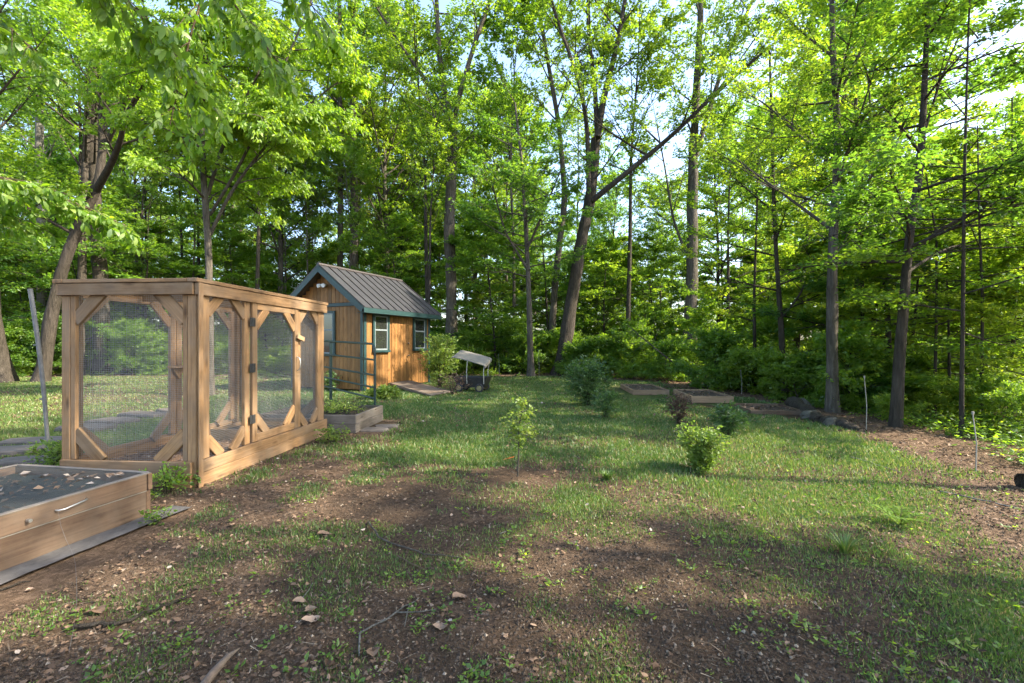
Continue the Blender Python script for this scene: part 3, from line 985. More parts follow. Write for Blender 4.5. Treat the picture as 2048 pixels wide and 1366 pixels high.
# ------------------------------------------------------------------ raised beds
def build_front_bed():
    c0 = np.array([-2.90, 3.59, 0.0]); d = nrm(np.array([-0.16, -0.87, 0])); s = np.array([d[1], -d[0], 0.0])   # d towards the viewer, s to the left
    L, W = 2.5, 1.30
    root = empty('raised_bed', tuple(c0), 'long brown raised bed with a wire mesh lid at the lower left corner', 'raised bed')
    def q(a, b, z): return c0 + d * a + s * b + ZU * z
    w = M['bedwood']
    for z, h, o in ((0.105, 0.205, 0.0), (0.278, 0.128, 0.008)):
        nm = 'plank' if z < .2 else 'lid_board'
        board(nm, q(0.0, -o, z), q(L, -o, z), h, .036, w, root)
        board(nm, q(0.0, W + o, z), q(L, W + o, z), h, .036, w, root)
        board(nm, q(-0.02 - o, -.018 - o, z), q(-0.02 - o, W + .018 + o, z), h, .036, w, root)
        board(nm, q(L + .02 + o, -.018 - o, z), q(L + .02 + o, W + .018 + o, z), h, .036, w, root)
    # pale gap line between lid and box, grey wire edge on the lid
    board('seal_strip', q(0, -.021, .2105), q(L, -.021, .2105), .007, .006, M['dusty'], root)
    for (a0, b0, a1, b1) in ((-.03, -.008, L, -.008), (-.03, W + .008, L, W + .008), (-.028, .01, -.028, W - .01)):
        board('edge_strip', q(a0, b0, .346), q(a1, b1, .346), .042, .009, M['greywood'], root, np.cross(ZU, nrm(q(a1, b1, 0) - q(a0, b0, 0))))
    mesh_panel('lid_mesh', q(.01, .01, .349), d, s, L - .02, W - .02, root, pitch=.0127, r=.0005, mat='wire_dark')
    # soil under green-black fabric
    n = 30
    gx, gy = np.meshgrid(np.linspace(0.0, L, n), np.linspace(0.02, W - .02, n), indexing='ij')
    zz = .215 + .10 * fbm(gx, gy, .3, 81, 3)
    pos = c0[None] + d[None] * gx.ravel()[:, None] + s[None] * gy.ravel()[:, None] + ZU[None] * zz.ravel()[:, None]
    i = np.arange(n - 1)[:, None] * n; j = np.arange(n - 1)[None]
    f = np.stack([i + j, i + j + n, i + j + n + 1, i + j + 1], -1).reshape(-1, 4)
    mb = MB(); mb.add(pos, f, 0, .5, True)
    k = 420
    aa = R.uniform(.03, L - .05, k); bb_ = R.uniform(.05, W - .05, k)
    hold = fbm(aa, bb_, .45, 83, 2) > .47
    aa, bb_ = aa[hold], bb_[hold]; k = len(aa)
    pp = c0[None] + d[None] * aa[:, None] + s[None] * bb_[:, None] + ZU[None] * (.223 + .10 * fbm(aa, bb_, .3, 81, 3) + .012 * R.random(k))[:, None]
    an = R.random(k) * 6.28
    dr = nrm(np.stack([np.cos(an), np.sin(an), R.normal(0.1, .25, k)], 1)); nm = nrm(np.stack([R.normal(0, .4, k), R.normal(0, .4, k), np.ones(k)], 1))
    ln = .02 + .04 * R.random(k)
    mb.add(quads(k, pp, dr, nm, ln, ln * .6, .12).reshape(-1, 3), np.arange(4 * k).reshape(-1, 4), 1, np.repeat(np.clip(R.normal(.55, .25, k), 0, 1), 4))
    one('soil_fill', mb, [M['net'], M['litter']], root, tuple(c0))
    # handle
    mb = MB()
    h0 = q(.44, -.028, .295); h1 = q(.62, -.028, .278)
    o = -s
    pts = [h0, h0 + o * .02 + d * .005, h0 + o * .032 + d * .03, h1 + o * .032 - d * .03, h1 + o * .02 - d * .005, h1]
    mb.tube(pts, .0055, 8)
    one('lid_handle', mb, M['steel'], root, tuple(h0))
    mb = MB(); k = q(.77, -.03, .27); mb.tube([k, k + o * .025], .011, 10); one('latch_knob', mb, M['steel'], root, tuple(k))
    # fallen leaves lying on the lid
    for a, b, sz, cnt in ((.22, .45, .20, 16), (.14, .25, .16, 12), (.42, .40, .14, 9), (.55, .62, .08, 5), (.25, .75, .2, 10), (.75, .35, .08, 5), (.5, 1.0, .12, 5)):
        mb = MB()
        x = R.normal(0, sz * .45, cnt); y = R.normal(0, sz * .9, cnt)
        p = np.array([q(np.clip(a + xx * .6, .03, L), np.clip(b + yy, .05, W - .05), .356 + .012 * R.random()) for xx, yy in zip(x, y)])
        an = R.random(cnt) * 6.28
        dr = nrm(np.stack([np.cos(an), np.sin(an), R.normal(0, .25, cnt)], 1)); nm = nrm(np.stack([R.normal(0, .4, cnt), R.normal(0, .4, cnt), np.ones(cnt)], 1))
        ln = .03 + .04 * R.random(cnt)
        mb.add(quads(cnt, p, dr, nm, ln, ln * .6, .12).reshape(-1, 3), np.arange(4 * cnt).reshape(-1, 4), 0, np.repeat(np.clip(R.normal(.7, .2, cnt), 0, 1), 4))
        LEAFPILES.append((mb, q(a, b, .356)))
    # dark landscape fabric along the bed
    mb = MB()
    n = 40
    a = np.linspace(-.22, L, n); e = .19 + .04 * (fbm(a, a * 0, .3, 91, 2) - .5)
    cols = np.linspace(0, 1, 7)
    pos = []
    for k in range(n):
        for c in cols:
            pp = q(a[k], -.028 - c * e[k], 0)
            pos.append([pp[0], pp[1], gz(pp[0], pp[1]) + .012 + .012 * vnoise(a[k], c, .12, 5)])
    i = np.arange(n - 1)[:, None] * 7; j = np.arange(6)[None]
    f = np.stack([i + j, i + j + 7, i + j + 8, i + j + 1], -1).reshape(-1, 4)
    mb.add(pos, f, 0, .5, True)
    o = one('ground_fabric', mb, M['fabric'], None, tuple(q(0, -.1, 0)))
    tag(o, 'strip of dark weed barrier fabric on the soil beside the mesh-lidded bed', 'fabric')
    # thin chain hanging from the handle to the soil
    mb = MB()
    a0 = h1 + o_vec(o, s) * 0 + (-s) * .02
    pts = [a0, a0 + np.array([.03, -.03, -.1]), G(150, 1115) + ZU * .02, G(155, 1200) + ZU * .012, G(148, 1260) + ZU * .012, G(138, 1310) + ZU * .012]
    mb.tube(resample(np.array(pts), 16), .0007, 5)
    o2 = one('tie_chain', mb, M['string'], None, tuple(pts[-1]))
    tag(o2, 'thin pale cord running from the lid handle down onto the soil', 'cord')


def o_vec(o, s): return s


LEAFPILES = []
build_front_bed()
for k, (mb, p) in enumerate(LEAFPILES):
    o = one('leaf_pile', mb, M['litter'], None, tuple(p)); o['kind'] = 'stuff'
    tag(o, ['broad heap of dry leaves in the middle of the mesh lid', 'dry leaves at the far right corner of the mesh lid', 'row of pale dry leaves on the near half of the mesh lid',
            'small cluster of dead leaves on the mesh lid centre', 'dead leaves along the back of the mesh lid', 'few dead leaves near the handle edge of the mesh lid', 'stray dead leaves at the left of the mesh lid'][k], 'leaves')


def wood_bed(name, c, L, W, H, rz, mats, label, cat='raised bed', planks=1, fill=.75, t=.036, group=None):
    """open timber frame filled with soil; c is the middle on the ground"""
    root = empty(name, tuple(c), label, cat, group)
    c = np.asarray(c, float)
    u = np.array([math.cos(rz), math.sin(rz), 0]); v = np.array([-u[1], u[0], 0])
    h = H / planks
    for k in range(planks):
        z = h * (k + .5)
        for sg in (-1, 1):
            board('plank', c + u * -L / 2 + v * sg * W / 2 + ZU * z, c + u * L / 2 + v * sg * W / 2 + ZU * z, h - .004, t, mats, root)
            board('plank', c + u * sg * (L / 2 - t / 2) + v * (-W / 2 + t / 2 + .001) + ZU * z, c + u * sg * (L / 2 - t / 2) + v * (W / 2 - t / 2 - .001) + ZU * z, h - .004, t, mats, root)
    n = 14
    gx, gy = np.meshgrid(np.linspace(-L / 2 + t, L / 2 - t, n), np.linspace(-W / 2 + t / 2, W / 2 - t / 2, n), indexing='ij')
    zz = H * fill + .03 * (fbm(gx + c[0], gy + c[1], .3, 5, 2) - .5)
    pos = c[None] + u[None] * gx.ravel()[:, None] + v[None] * gy.ravel()[:, None] + ZU[None] * zz.ravel()[:, None]
    i = np.arange(n - 1)[:, None] * n; j = np.arange(n - 1)[None]
    f = np.stack([i + j, i + j + n, i + j + n + 1, i + j + 1], -1).reshape(-1, 4)
    mb = MB(); mb.add(pos, f, 0, .5, True)
    k = 160
    a = R.uniform(-L / 2 + t, L / 2 - t, k); b = R.uniform(-W / 2 + t, W / 2 - t, k)
    p = c[None] + u[None] * a[:, None] + v[None] * b[:, None] + ZU[None] * (H * fill + .02)
    an = R.random(k) * 6.28
    dr = nrm(np.stack([np.cos(an), np.sin(an), R.normal(.1, .3, k)], 1)); nm = nrm(np.stack([R.normal(0, .3, k), R.normal(0, .3, k), np.ones(k)], 1))
    ln = .03 + .05 * R.random(k)
    mb.add(quads(k, p, dr, nm, ln, ln * .6, .1).reshape(-1, 3), np.arange(4 * k).reshape(-1, 4), 1, np.repeat(np.clip(R.normal(.5, .2, k), 0, 1), 4))
    one('soil_fill', mb, [M['soil'], M['litter']], root, tuple(c))
    return root


ang = math.atan2(E1[1], E1[0])
bb = wood_bed('raised_bed', EP(.35, 3.28, 0), 1.55, 1.15, .28, ang, M['greywood'], 'weathered grey raised bed directly behind the wire enclosure, two planks high', planks=2, fill=.8)
mesh_panel('net_cover', EP(1.10, 2.74, .285), -E1, E2, 1.5, 1.08, bb, pitch=.03, r=.0012, mat='net')
# far beds: corners read off the ground
wood_bed('garden_bed', (G(1286, 797) + G(1286, 772)) / 2, .98, 1.9, .14, -.06, M['bedfar'], 'brown timber bed frame on the far lawn, nearest to the big bush', group='timber beds on the far lawn')
wood_bed('garden_bed', (G(1405, 812) + G(1400, 786)) / 2, .95, 1.7, .16, -.10, M['bedfar'], 'brown timber bed frame just behind the reddish shrub', group='timber beds on the far lawn')
wood_bed('garden_bed', (G(1535, 834) + G(1530, 812)) / 2, 1.0, 1.1, .09, -.13, M['bedwood'], 'low mossy timber bed frame beside the rotting logs', group='timber beds on the far lawn', fill=.5)

# ------------------------------------------------------------------ shed
SU = nrm(np.array([0.412, 0.911, 0])); SG = np.array([-SU[1], SU[0], 0])     # along the long wall / along the gable, leftwards
S0 = np.array([-4.31, 13.2, 0.0])
SL, SW, EAVE = 3.29, 2.90, 2.42


def SP(u, g, z): return S0 + SU * u + SG * g + ZU * z


def build_shed():
    root = empty('garden_shed', tuple(S0), 'orange stained board shed with teal trim and a dark standing seam metal roof', 'shed')
    sd = M['siding']
    RZ = 3.74
    rise = (RZ - EAVE) / (SW / 2 + .3)
    # core walls (hidden behind the boards, keeps light out)
    mb = MB()
    zc = 0.1
    prof = [(0.03, zc), (SW - .03, zc), (SW - .03, EAVE + .1), (SW / 2, EAVE + .1 + rise * (SW / 2)), (.03, EAVE + .1)]
    v = [SP(.03, g, z) for g, z in prof] + [SP(SL - .03, g, z) for g, z in prof]
    mb.add(v, [[5, 6, 1, 0], [6, 7, 2, 1], [7, 8, 3, 2], [8, 9, 4, 3], [9, 5, 0, 4]])
    mb.add(v, [[0, 1, 2], [0, 2, 3], [0, 3, 4], [7, 6, 5], [8, 7, 5], [9, 8, 5]])
    wall = one('wall', mb, M['siding'], root, tuple(S0))
    # long wall boards
    n = 25; w = SL / n
    for k in range(n):
        u = (k + .5) * w
        board('siding_board', SP(u, -.004, .06 if not 1.2 < u < 2.1 else .14), SP(u, -.004, EAVE + .02), w - .010, .022, sd, wall, SU, ch=.003)
    # gable boards below and above the band
    n = 19; w = SW / n
    for k in range(n):
        g = (k + .5) * w
        board('siding_board', SP(-.004, g, .06), SP(-.004, g, 2.50), w - .010, .022, sd, wall, SG, ch=.003)
        top = EAVE + .13 + rise * min(g, SW - g) - .04
        if top > 2.68:
            board('siding_board', SP(-.004, g, 2.62), SP(-.004, g, top), w - .010, .022, sd, wall, SG, ch=.003)
    # far walls: left and back in wider boards
    n = 12; w = SL / n
    for k in range(n):
        u = (k + .5) * w
        board('siding_board', SP(u, SW + .004, .06), SP(u, SW + .004, EAVE + .02), w - .012, .022, sd, wall, SU, ch=.003)
    n = 10; w = SW / n
    for k in range(n):
        g = (k + .5) * w
        top = EAVE + .10 + rise * min(g, SW - g) - .04
        board('siding_board', SP(SL + .004, g, .06), SP(SL + .004, g, top), w - .012, .022, sd, wall, SG, ch=.003)
    tl = M['teal']
    for u, g, du in ((-.03, .04, SG), (.04, -.03, SU), (-.03, SW - .04, SG), (SL - .04, -.03, SU)):
        board('corner_trim', SP(u, g, .03), SP(u, g, EAVE), .10, .022, tl, root, du)
    board('belt_trim', SP(-.03, .09, 2.56), SP(-.03, SW - .09, 2.56), .10, .024, tl, root)
    # skids and base
    for g in (.15, SW / 2, SW - .15):
        board('skid', SP(.1, g, .045), SP(SL - .1, g, .045), .10, .10, M['oldwood'], root)
    # roof: two slopes, panels with raised seams
    ov = .30
    for side in (0, 1):
        gout = -ov if side == 0 else SW + ov
        gin = SW / 2
        nrm_dir = nrm(np.cross(SU, (SP(0, gin, RZ) - SP(0, gout, EAVE - .0)))) * (1 if side == 0 else -1)
        if nrm_dir[2] < 0: nrm_dir = -nrm_dir
        e0 = SP(-ov, gout, EAVE); r0 = SP(-ov, gin, RZ)
        mb = MB()
        deck = board('roof_deck', SP(SL / 2, gout, EAVE) - nrm_dir * .022, SP(SL / 2, gin, RZ) - nrm_dir * .022, SL + 2 * ov - .04, .035, M['oldwood'], root, SU)
        n = 11; w = (SL + 2 * ov) / n
        for k in range(n):
            u = -ov + (k + .5) * w
            pn = board('roof_panel', SP(u, gout, EAVE) + nrm_dir * .006, SP(u, gin, RZ) + nrm_dir * .006, w - .004, .012, M['roof'], root, SU, ch=.002)
        for k in range(n + 1):
            u = -ov + k * w
            board('roof_seam', SP(u, gout, EAVE) + nrm_dir * .026, SP(u, gin, RZ) + nrm_dir * .026, .022, .036, M['roof_seam'], root, SU, ch=.003)
        # fascia at the eave and rake boards on both gables
        sg = -1 if side == 0 else 1
        board('fascia', SP(-ov - .02, gout + sg * .012, EAVE - .075), SP(SL + ov + .02, gout + sg * .012, EAVE - .075), .14, .024, tl, root)
        board('soffit', SP(SL / 2, gout - sg * .005, EAVE - .14), SP(SL / 2, 0 if side == 0 else SW, EAVE - .14), SL + 2 * ov - .06, .012, tl, root, SU)
        for u in (-ov - .012, SL + ov + .012):
            board('rake_board', SP(u, gout, EAVE) - nrm_dir * .085, SP(u, gin, RZ) - nrm_dir * .085 + ZU * .0, .16, .024, tl, root, nrm_dir)
    mb = MB()
    mb.tube([SP(-ov - .02, SW / 2, RZ + .02), SP(SL + ov + .02, SW / 2, RZ + .02)], .055, 8)
    one('ridge_cap', mb, M['roof_seam'], root, tuple(SP(0, SW / 2, RZ)))

    # windows
    def window(org, du, n, w, z0, z1, sill=True):
        """org: corner at ground, du along the wall, n outwards"""
        def q(a, z, o): return org + du * a + n * o + ZU * z
        win = put('window', block_mesh((w - .08, z1 - z0 - .1, .02), M['glass'], 0.0), root,
                  Matrix(((du[0], 0, n[0], 0), (du[1], 0, n[1], 0), (0, 1, 0, 0), (0, 0, 0, 1))))
        cc = q(w / 2, (z0 + z1) / 2, .018)
        Mx = Matrix(((du[0], 0, n[0], cc[0]), (du[1], 0, n[1], cc[1]), (0, 1, 0, cc[2]), (0, 0, 0, 1)))
        win.matrix_local = WM[root].inverted() @ Mx; WM[win] = Mx
        for a in (.04, w - .04):
            board('casing', q(a, z0, .04), q(a, z1, .04), .08, .05, tl, win, du)
        board('casing', q(.08, z1 - .03, .04), q(w - .08, z1 - .03, .04), .06, .048, tl, win)
        board('sill', q(-.01, z0 + .03, .05), q(w + .01, z0 + .03, .05), .07, .09, tl, win)
        for a in (.10, w - .10):
            board('sash_stile', q(a, z0 + .06, .036), q(a, z1 - .06, .036), .035, .022, M['sash'], win, du)
        zm = z0 + (z1 - z0) * .58
        for z, hh in ((zm, .045), (z0 + .085, .05), (z1 - .075, .04)):
            board('sash_rail', q(.118, z, .036), q(w - .118, z, .036), hh, .020, M['sash'], win)
    n1 = -SG
    window(SP(.34, -.012, 0), SU, n1, .74, 1.14, 2.30)
    window(SP(2.30, -.012, 0), SU, n1, .75, 1.17, 2.30)
    window(SP(-.012, 1.86, 0), -SG, -SU, .82, 1.03, 2.38)
    # door: a leaf of the same boards, outlined by thin gaps, with knob and deadbolt
    door = board('door', SP(1.65, -.021, .16), SP(1.65, -.021, 2.06), .86, .006, sd, root, SU)
    for k in range(6):
        u = 1.22 + .86 * (k + .5) / 6
        board('door_board', SP(u, -.032, .17), SP(u, -.032, 2.055), .86 / 6 - .010, .018, sd, door, SU, ch=.003)
    for z, r in ((1.02, .028), (1.42, .02)):
        mb = MB(); c = SP(2.02, -.04, z); mb.tube([c, c - SG * .03, c - SG * .035, c - SG * .07], [r * .6, r * .5, r, r * .75], 10)
        one('knob', mb, M['steel'], door, tuple(c))
    # twin flood light in the gable
    c = SP(-.02, 1.45, 3.16)
    mb = MB(); mb.tube([c, c - SU * .05], .05, 10)
    fl = one('flood_light', mb, M['hinge'], root, tuple(c))
    for sg in (-1, 1):
        mb = MB(); p = c - SU * .05 + SG * .06 * sg
        mb.tube([p, p - SU * .05 + SG * .02 * sg, p - SU * .12 + SG * .035 * sg - ZU * .02, p - SU * .16 + SG * .045 * sg - ZU * .03], [.03, .045, .062, .058], 12)
        one('lamp_head', mb, M['lampglass'], fl, tuple(c))
    # ramp
    rr = empty('door_ramp', tuple(SP(1.65, -.3, 0)), 'weathered plank ramp leading up to the shed door', 'ramp')
    a0 = SP(1.12, -.04, .17); b0 = SP(2.13, -.04, .17)
    a1 = np.array([-2.12, 12.0, .03]); b1 = a1 + (b0 - a0) * [1, 1, 0]
    for e0, e1 in ((a0, a1), (b0, b1)):
        board('stringer', e0 - ZU * .055, e1 - ZU * .015, .06, .04, M['oldwood'], rr)
    n = 12
    for k in range(n):
        f = (k + .5) / n
        p = a0 + (a1 - a0) * f; q = b0 + (b1 - b0) * f
        dd = nrm(a1 - a0)
        board('plank', p - (q - p) * .02, q + (q - p) * .02, 2.85 / n - .03, .03, M['oldwood'], rr, dd)


build_shed()

# ------------------------------------------------------------------ tube gate
def build_gate():
    r0 = np.array([-2.76, 9.17, 0]); l0 = np.array([-4.27, 10.76, 0])
    u = nrm(l0 - r0); L = 3.4
    root = empty('tube_gate', tuple(r0), 'dark green tubular metal farm gate standing in front of the shed', 'gate')
    def q(a, z): return r0 + u * a + ZU * (z + 0.03 * a)
    rt = .024
    mb = MB()
    arc = [q(.16 - .16 * math.sin(t), 1.22 + .16 * math.cos(t)) for t in np.linspace(0, math.pi / 2, 7)]
    pts = [q(L - .16, 1.38)] + [q(a, 1.38) for a in np.linspace(L - .4, .3, 4)] + arc + [q(0, z) for z in (1.0, .6, .3, .02)]
    mb.tube(pts, rt, 10)
    one('outer_frame', mb, M['teal_gate'], root, tuple(r0))
    for z in (1.06, .75, .50, .28):
        mb = MB(); mb.tube([q(a, z) for a in np.linspace(.0, L - .05, 6)], rt * .85, 8); one('bar', mb, M['teal_gate'], root, tuple(q(0, z)))
    for a, rr in ((2.19, .022), (2.27, .018), (L - .1, .024)):
        mb = MB(); mb.tube([q(a, .02 - .03 * a), q(a, 1.37)], rr, 8); one('upright', mb, M['teal_gate'], root, tuple(q(a, 0)))


build_gate()

# ------------------------------------------------------------------ leaning pole, stakes
mb = MB()
b = G(97, 905); t = np.array([-5.93, 5.60, 2.05])
pts = [b + (t - b) * f + np.array([0.03 * math.sin(f * 3.1), 0, 0]) for f in np.linspace(0, 1, 9)]
mb.tube(pts, np.linspace(.020, .024, 9), 8)
for f in (.33, .66): mb.tube([b + (t - b) * f, b + (t - b) * (f + .008)], .027, 8)
tag(one('garden_pole', mb, M['pole'], None, tuple(b)), 'tall grey pole leaning left of the enclosure', 'pole')

for px, py, h, lab in ((998, 754, .95, 'slim white stake at the lawn edge right of the cart'), (1078, 755, 1.1, 'slim pale stake at the lawn edge left of the leaning trunk'),
                       (1483, 790, .65, 'thin pale stake behind the low mossy bed'), (1732, 864, .85, 'thin leaning white stake beside the rotting logs'),
                       (1951, 945, .62, 'short white stake at the leafy edge on the far right'), (1243, 757, .6, 'thin pale stake half hidden in shrubs behind the big bush')):
    p = G(px, py); mb = MB()
    mb.tube([p - ZU * .1, p + ZU * h * .5 + np.array([.01, 0, 0]), p + ZU * h + np.array([-.02, .01, 0])], [.006, .006, .005], 6)
    mb.tube([p + ZU * h + np.array([-.02, .01, 0]), p + ZU * (h + .03) + np.array([-.02, .01, 0])], .011, 6)
    tag(one('fence_stake', mb, M['stake'], None, tuple(p)), lab, 'stake', 'stakes along the lawn edge')

# ------------------------------------------------------------------ stones
def slab(p, sx, sy, h, rz, label, name='stepping_stone', mat='stone', group=None):
    mb = MB(); n = 9
    a = np.linspace(0, 2 * math.pi, n, endpoint=False) + R.uniform(-.2, .2, n)
    rr = R.uniform(.82, 1.12, n)
    x = np.sign(np.cos(a)) * np.abs(np.cos(a)) ** .6 * sx / 2 * rr; y = np.sign(np.sin(a)) * np.abs(np.sin(a)) ** .6 * sy / 2 * rr
    c, s = math.cos(rz), math.sin(rz)
    lo = np.stack([x * c - y * s, x * s + y * c, np.full(n, -.02)], 1)
    hi = lo * [.97, .97, 0] + [0, 0, h * .75]; top = lo * [.9, .9, 0] + np.stack([np.zeros(n), np.zeros(n), h + R.normal(0, h * .06, n)], 1)
    v = np.concatenate([lo, hi, top, [[0, 0, h * 1.04]]]) + p
    j = np.arange(n); k = (j + 1) % n
    mb.add(v, np.concatenate([np.stack([j, k, k + n, j + n], 1), np.stack([j + n, k + n, k + 2 * n, j + 2 * n], 1)]))
    mb.f.append(np.stack([j + 2 * n, k + 2 * n, np.full(n, 3 * n)], 1)); mb.m.append(np.zeros(n, int)); mb.sm.append(np.zeros(n, bool))
    o = one(name, mb, M[mat], None, tuple(p))
    tag(o, label, 'stone', group)


for k, (px, py, sx, sy, h, lab) in enumerate((
        (20, 905, .9, .5, .06, 'flat stepping stone at the left frame edge behind the mesh-lidded bed'),
        (75, 885, .9, .45, .05, 'flat stepping stone near the foot of the leaning pole'),
        (172, 860, .85, .5, .07, 'flat stepping stone seen through the left half of the enclosure front'),
        (228, 845, .9, .5, .07, 'flat stepping stone seen through the middle of the enclosure front'),
        (285, 833, 1.0, .5, .07, 'wide flat stepping stone seen behind the enclosure front mesh'),
        (345, 825, .7, .4, .07, 'small flat stone seen behind the left wall post of the enclosure'),
        (70, 925, .8, .4, .05, 'dark flat stone between the pole and the mesh-lidded bed'),
        (745, 860, .5, .34, .02, 'flat grey stone in the grass right of the weathered bed'),
        (775, 853, .42, .3, .022, 'thin flat stone furthest right beside the weathered bed'))):
    slab(G(px, py), sx, sy, h, R.uniform(-.3, .3), lab, group='stepping stones')

# ------------------------------------------------------------------ cart
def build_cart():
    o = np.array([-1.15, 13.3, 0.0]); rz = -.25
    root = empty('garden_cart', tuple(o), 'dark garden cart with a pale slanted canopy on thin legs beside the shed shrub', 'cart')
    c, s = math.cos(rz), math.sin(rz)
    def q(x, y, z): return o + np.array([x * c - y * s, x * s + y * c, z])
    # tub: tapered open box
    mb = MB()
    lo = [(-.40, -.2, .14), (.40, -.2, .14), (.40, .2, .14), (-.40, .2, .14)]; hi = [(-.5, -.27, .44), (.5, -.27, .44), (.5, .27, .44), (-.5, .27, .44)]
    li = [(-.36, -.17, .17), (.36, -.17, .17), (.36, .17, .17), (-.36, .17, .17)]; hj = [(-.46, -.23, .44), (.46, -.23, .44), (.46, .23, .44), (-.46, .23, .44)]
    v = [q(*p) for p in lo + hi + li + hj]
    f = [[3, 2, 1, 0]]
    for i in range(4):
        j = (i + 1) % 4
        f += [[i, j, j + 4, i + 4], [i + 4, j + 4, j + 12, i + 12], [j + 8, i + 8, i + 12, j + 12]]
    f += [[8, 9, 10, 11]]
    mb.add(v, f); one('tub', mb, M['black'], root, tuple(o))
    for x, y in ((.30, -.29), (.30, .29), (-.32, -.29), (-.32, .29)):
        mb = MB(); a = np.linspace(0, 6.283, 17)
        mb.tube([q(x + .10 * math.cos(t), y, .13 + .10 * math.sin(t)) for t in a], .028, 8, cap=False)
        w = one('wheel', mb, M['rubber'], root, tuple(q(x, y, .15)))
        mb = MB(); mb.tube([q(x, y - .03, .13), q(x, y + .03, .13)], .075, 14); one('rim', mb, M['wheel'], w, tuple(q(x, y, .15)))
    legs = [(.43, -.27), (.40, .25), (-.08, -.27)]
    for x, y in legs:
        zt = .90 if x > 0.2 else 1.06
        mb = MB(); mb.tube([q(x, y, .25), q(x - .01, y, .6), q(x + .02, y, zt - .12)], .014, 8); one('leg', mb, M['steel'], root, tuple(q(x, y, .25)))
    # canopy: curved sheet sloping to the right with turned-down edge
    mb = MB(); prof = [(-.52, 1.10), (-.42, 1.105), (-.2, 1.06), (.1, .985), (.34, .92), (.45, .885), (.485, .85), (.48, .80)]
    n = len(prof); ys = np.linspace(-.34, .34, 7)
    top = [[q(x, y, z + .28 * y) for y in ys] for x, z in prof]
    v = np.array(top).reshape(-1, 3); v2 = v - [0, 0, .02]
    i = np.arange(n - 1)[:, None] * 7; j = np.arange(6)[None]
    f = np.stack([i + j, i + j + 7, i + j + 8, i + j + 1], -1).reshape(-1, 4)
    mb.add(v, f, smooth=True); mb.add(v2, f[:, ::-1], smooth=True)
    vv = np.concatenate([v, v2]); m = n * 7; ed = []
    for a in range(n - 1):
        ed += [[a * 7, a * 7 + m, (a + 1) * 7 + m, (a + 1) * 7], [a * 7 + 6, (a + 1) * 7 + 6, (a + 1) * 7 + 6 + m, a * 7 + 6 + m]]
    for a in range(6):
        ed += [[a, a + 1, a + 1 + m, a + m], [(n - 1) * 7 + a, (n - 1) * 7 + a + m, (n - 1) * 7 + a + 1 + m, (n - 1) * 7 + a + 1]]
    mb.add(vv, ed)
    one('canopy', mb, M['dusty'], root, tuple(o))


build_cart()

# ------------------------------------------------------------------ logs, rocks
def log(name, p0, p1, r, label, mat='bark_dark', cat='log', group=None, sides=12):
    p0 = np.asarray(p0, float); p1 = np.asarray(p1, float)
    n = 14; u = np.linspace(0, 1, n)
    pts = p0 + (p1 - p0) * u[:, None]
    pts[:, 2] += .03 * np.sin(u * 5)
    mb = MB(); mb.tube(pts, r * (1 + .12 * np.sin(u * 9 + 1) - .15 * u), sides)
    v = mb.v[0]
    v += (vnoise(v[:, 0] * 3 + v[:, 2] * 5, v[:, 1] * 3, .35, 3)[:, None] - .5) * r * .5
    o = one(name, mb, M[mat], None, tuple(p0)); tag(o, label, cat, group)


log('rotting_log', G(1585, 812) + ZU * .07, G(1640, 845) + ZU * .05, .13, 'thick dark rotting log at the right lawn edge behind the low mossy bed')
log('rotting_log', G(1650, 846) + ZU * .03, G(1725, 866) + ZU * .03, .09, 'thinner rotting log lying between the two right trunks')
log('rotting_log', np.array([4.84, 4.30, .05]), np.array([5.9, 4.2, .06]), .09, 'black log at the far right frame edge')
for px, py, s, lab in ((1600, 815, .45, 'pale broken stump piece behind the rotting log'), (1625, 838, .35, 'grey rock against the rotting log'), (1663, 852, .3, 'small dark rock at the end of the rotting log')):
    p = G(px, py)
    mb = MB(); n = 10
    a = np.linspace(0, 6.283, n, endpoint=False)
    rings = []
    for z, rr in ((-.05, .5), (.12, .55), (.3, .42), (.42, .2)):
        rings.append(np.stack([np.cos(a) * rr * R.uniform(.75, 1.2, n), np.sin(a) * rr * .8 * R.uniform(.75, 1.2, n), np.full(n, z) + R.normal(0, .05, n)], 1) * s * 1.0)
    v = np.concatenate(rings + [np.array([[0, 0, 0.44 * s]])]) + p
    j = np.arange(n); k = (j + 1) % n
    mb.add(v, np.concatenate([np.stack([j + i * n, k + i * n, k + (i + 1) * n, j + (i + 1) * n], 1) for i in range(3)]))
    mb.f.append(np.stack([j + 3 * n, k + 3 * n, np.full(n, 4 * n)], 1)); mb.m.append(np.zeros(n, int)); mb.sm.append(np.zeros(n, bool))
    tag(one('rock', mb, M['rock'], None, tuple(p)), lab, 'rock')

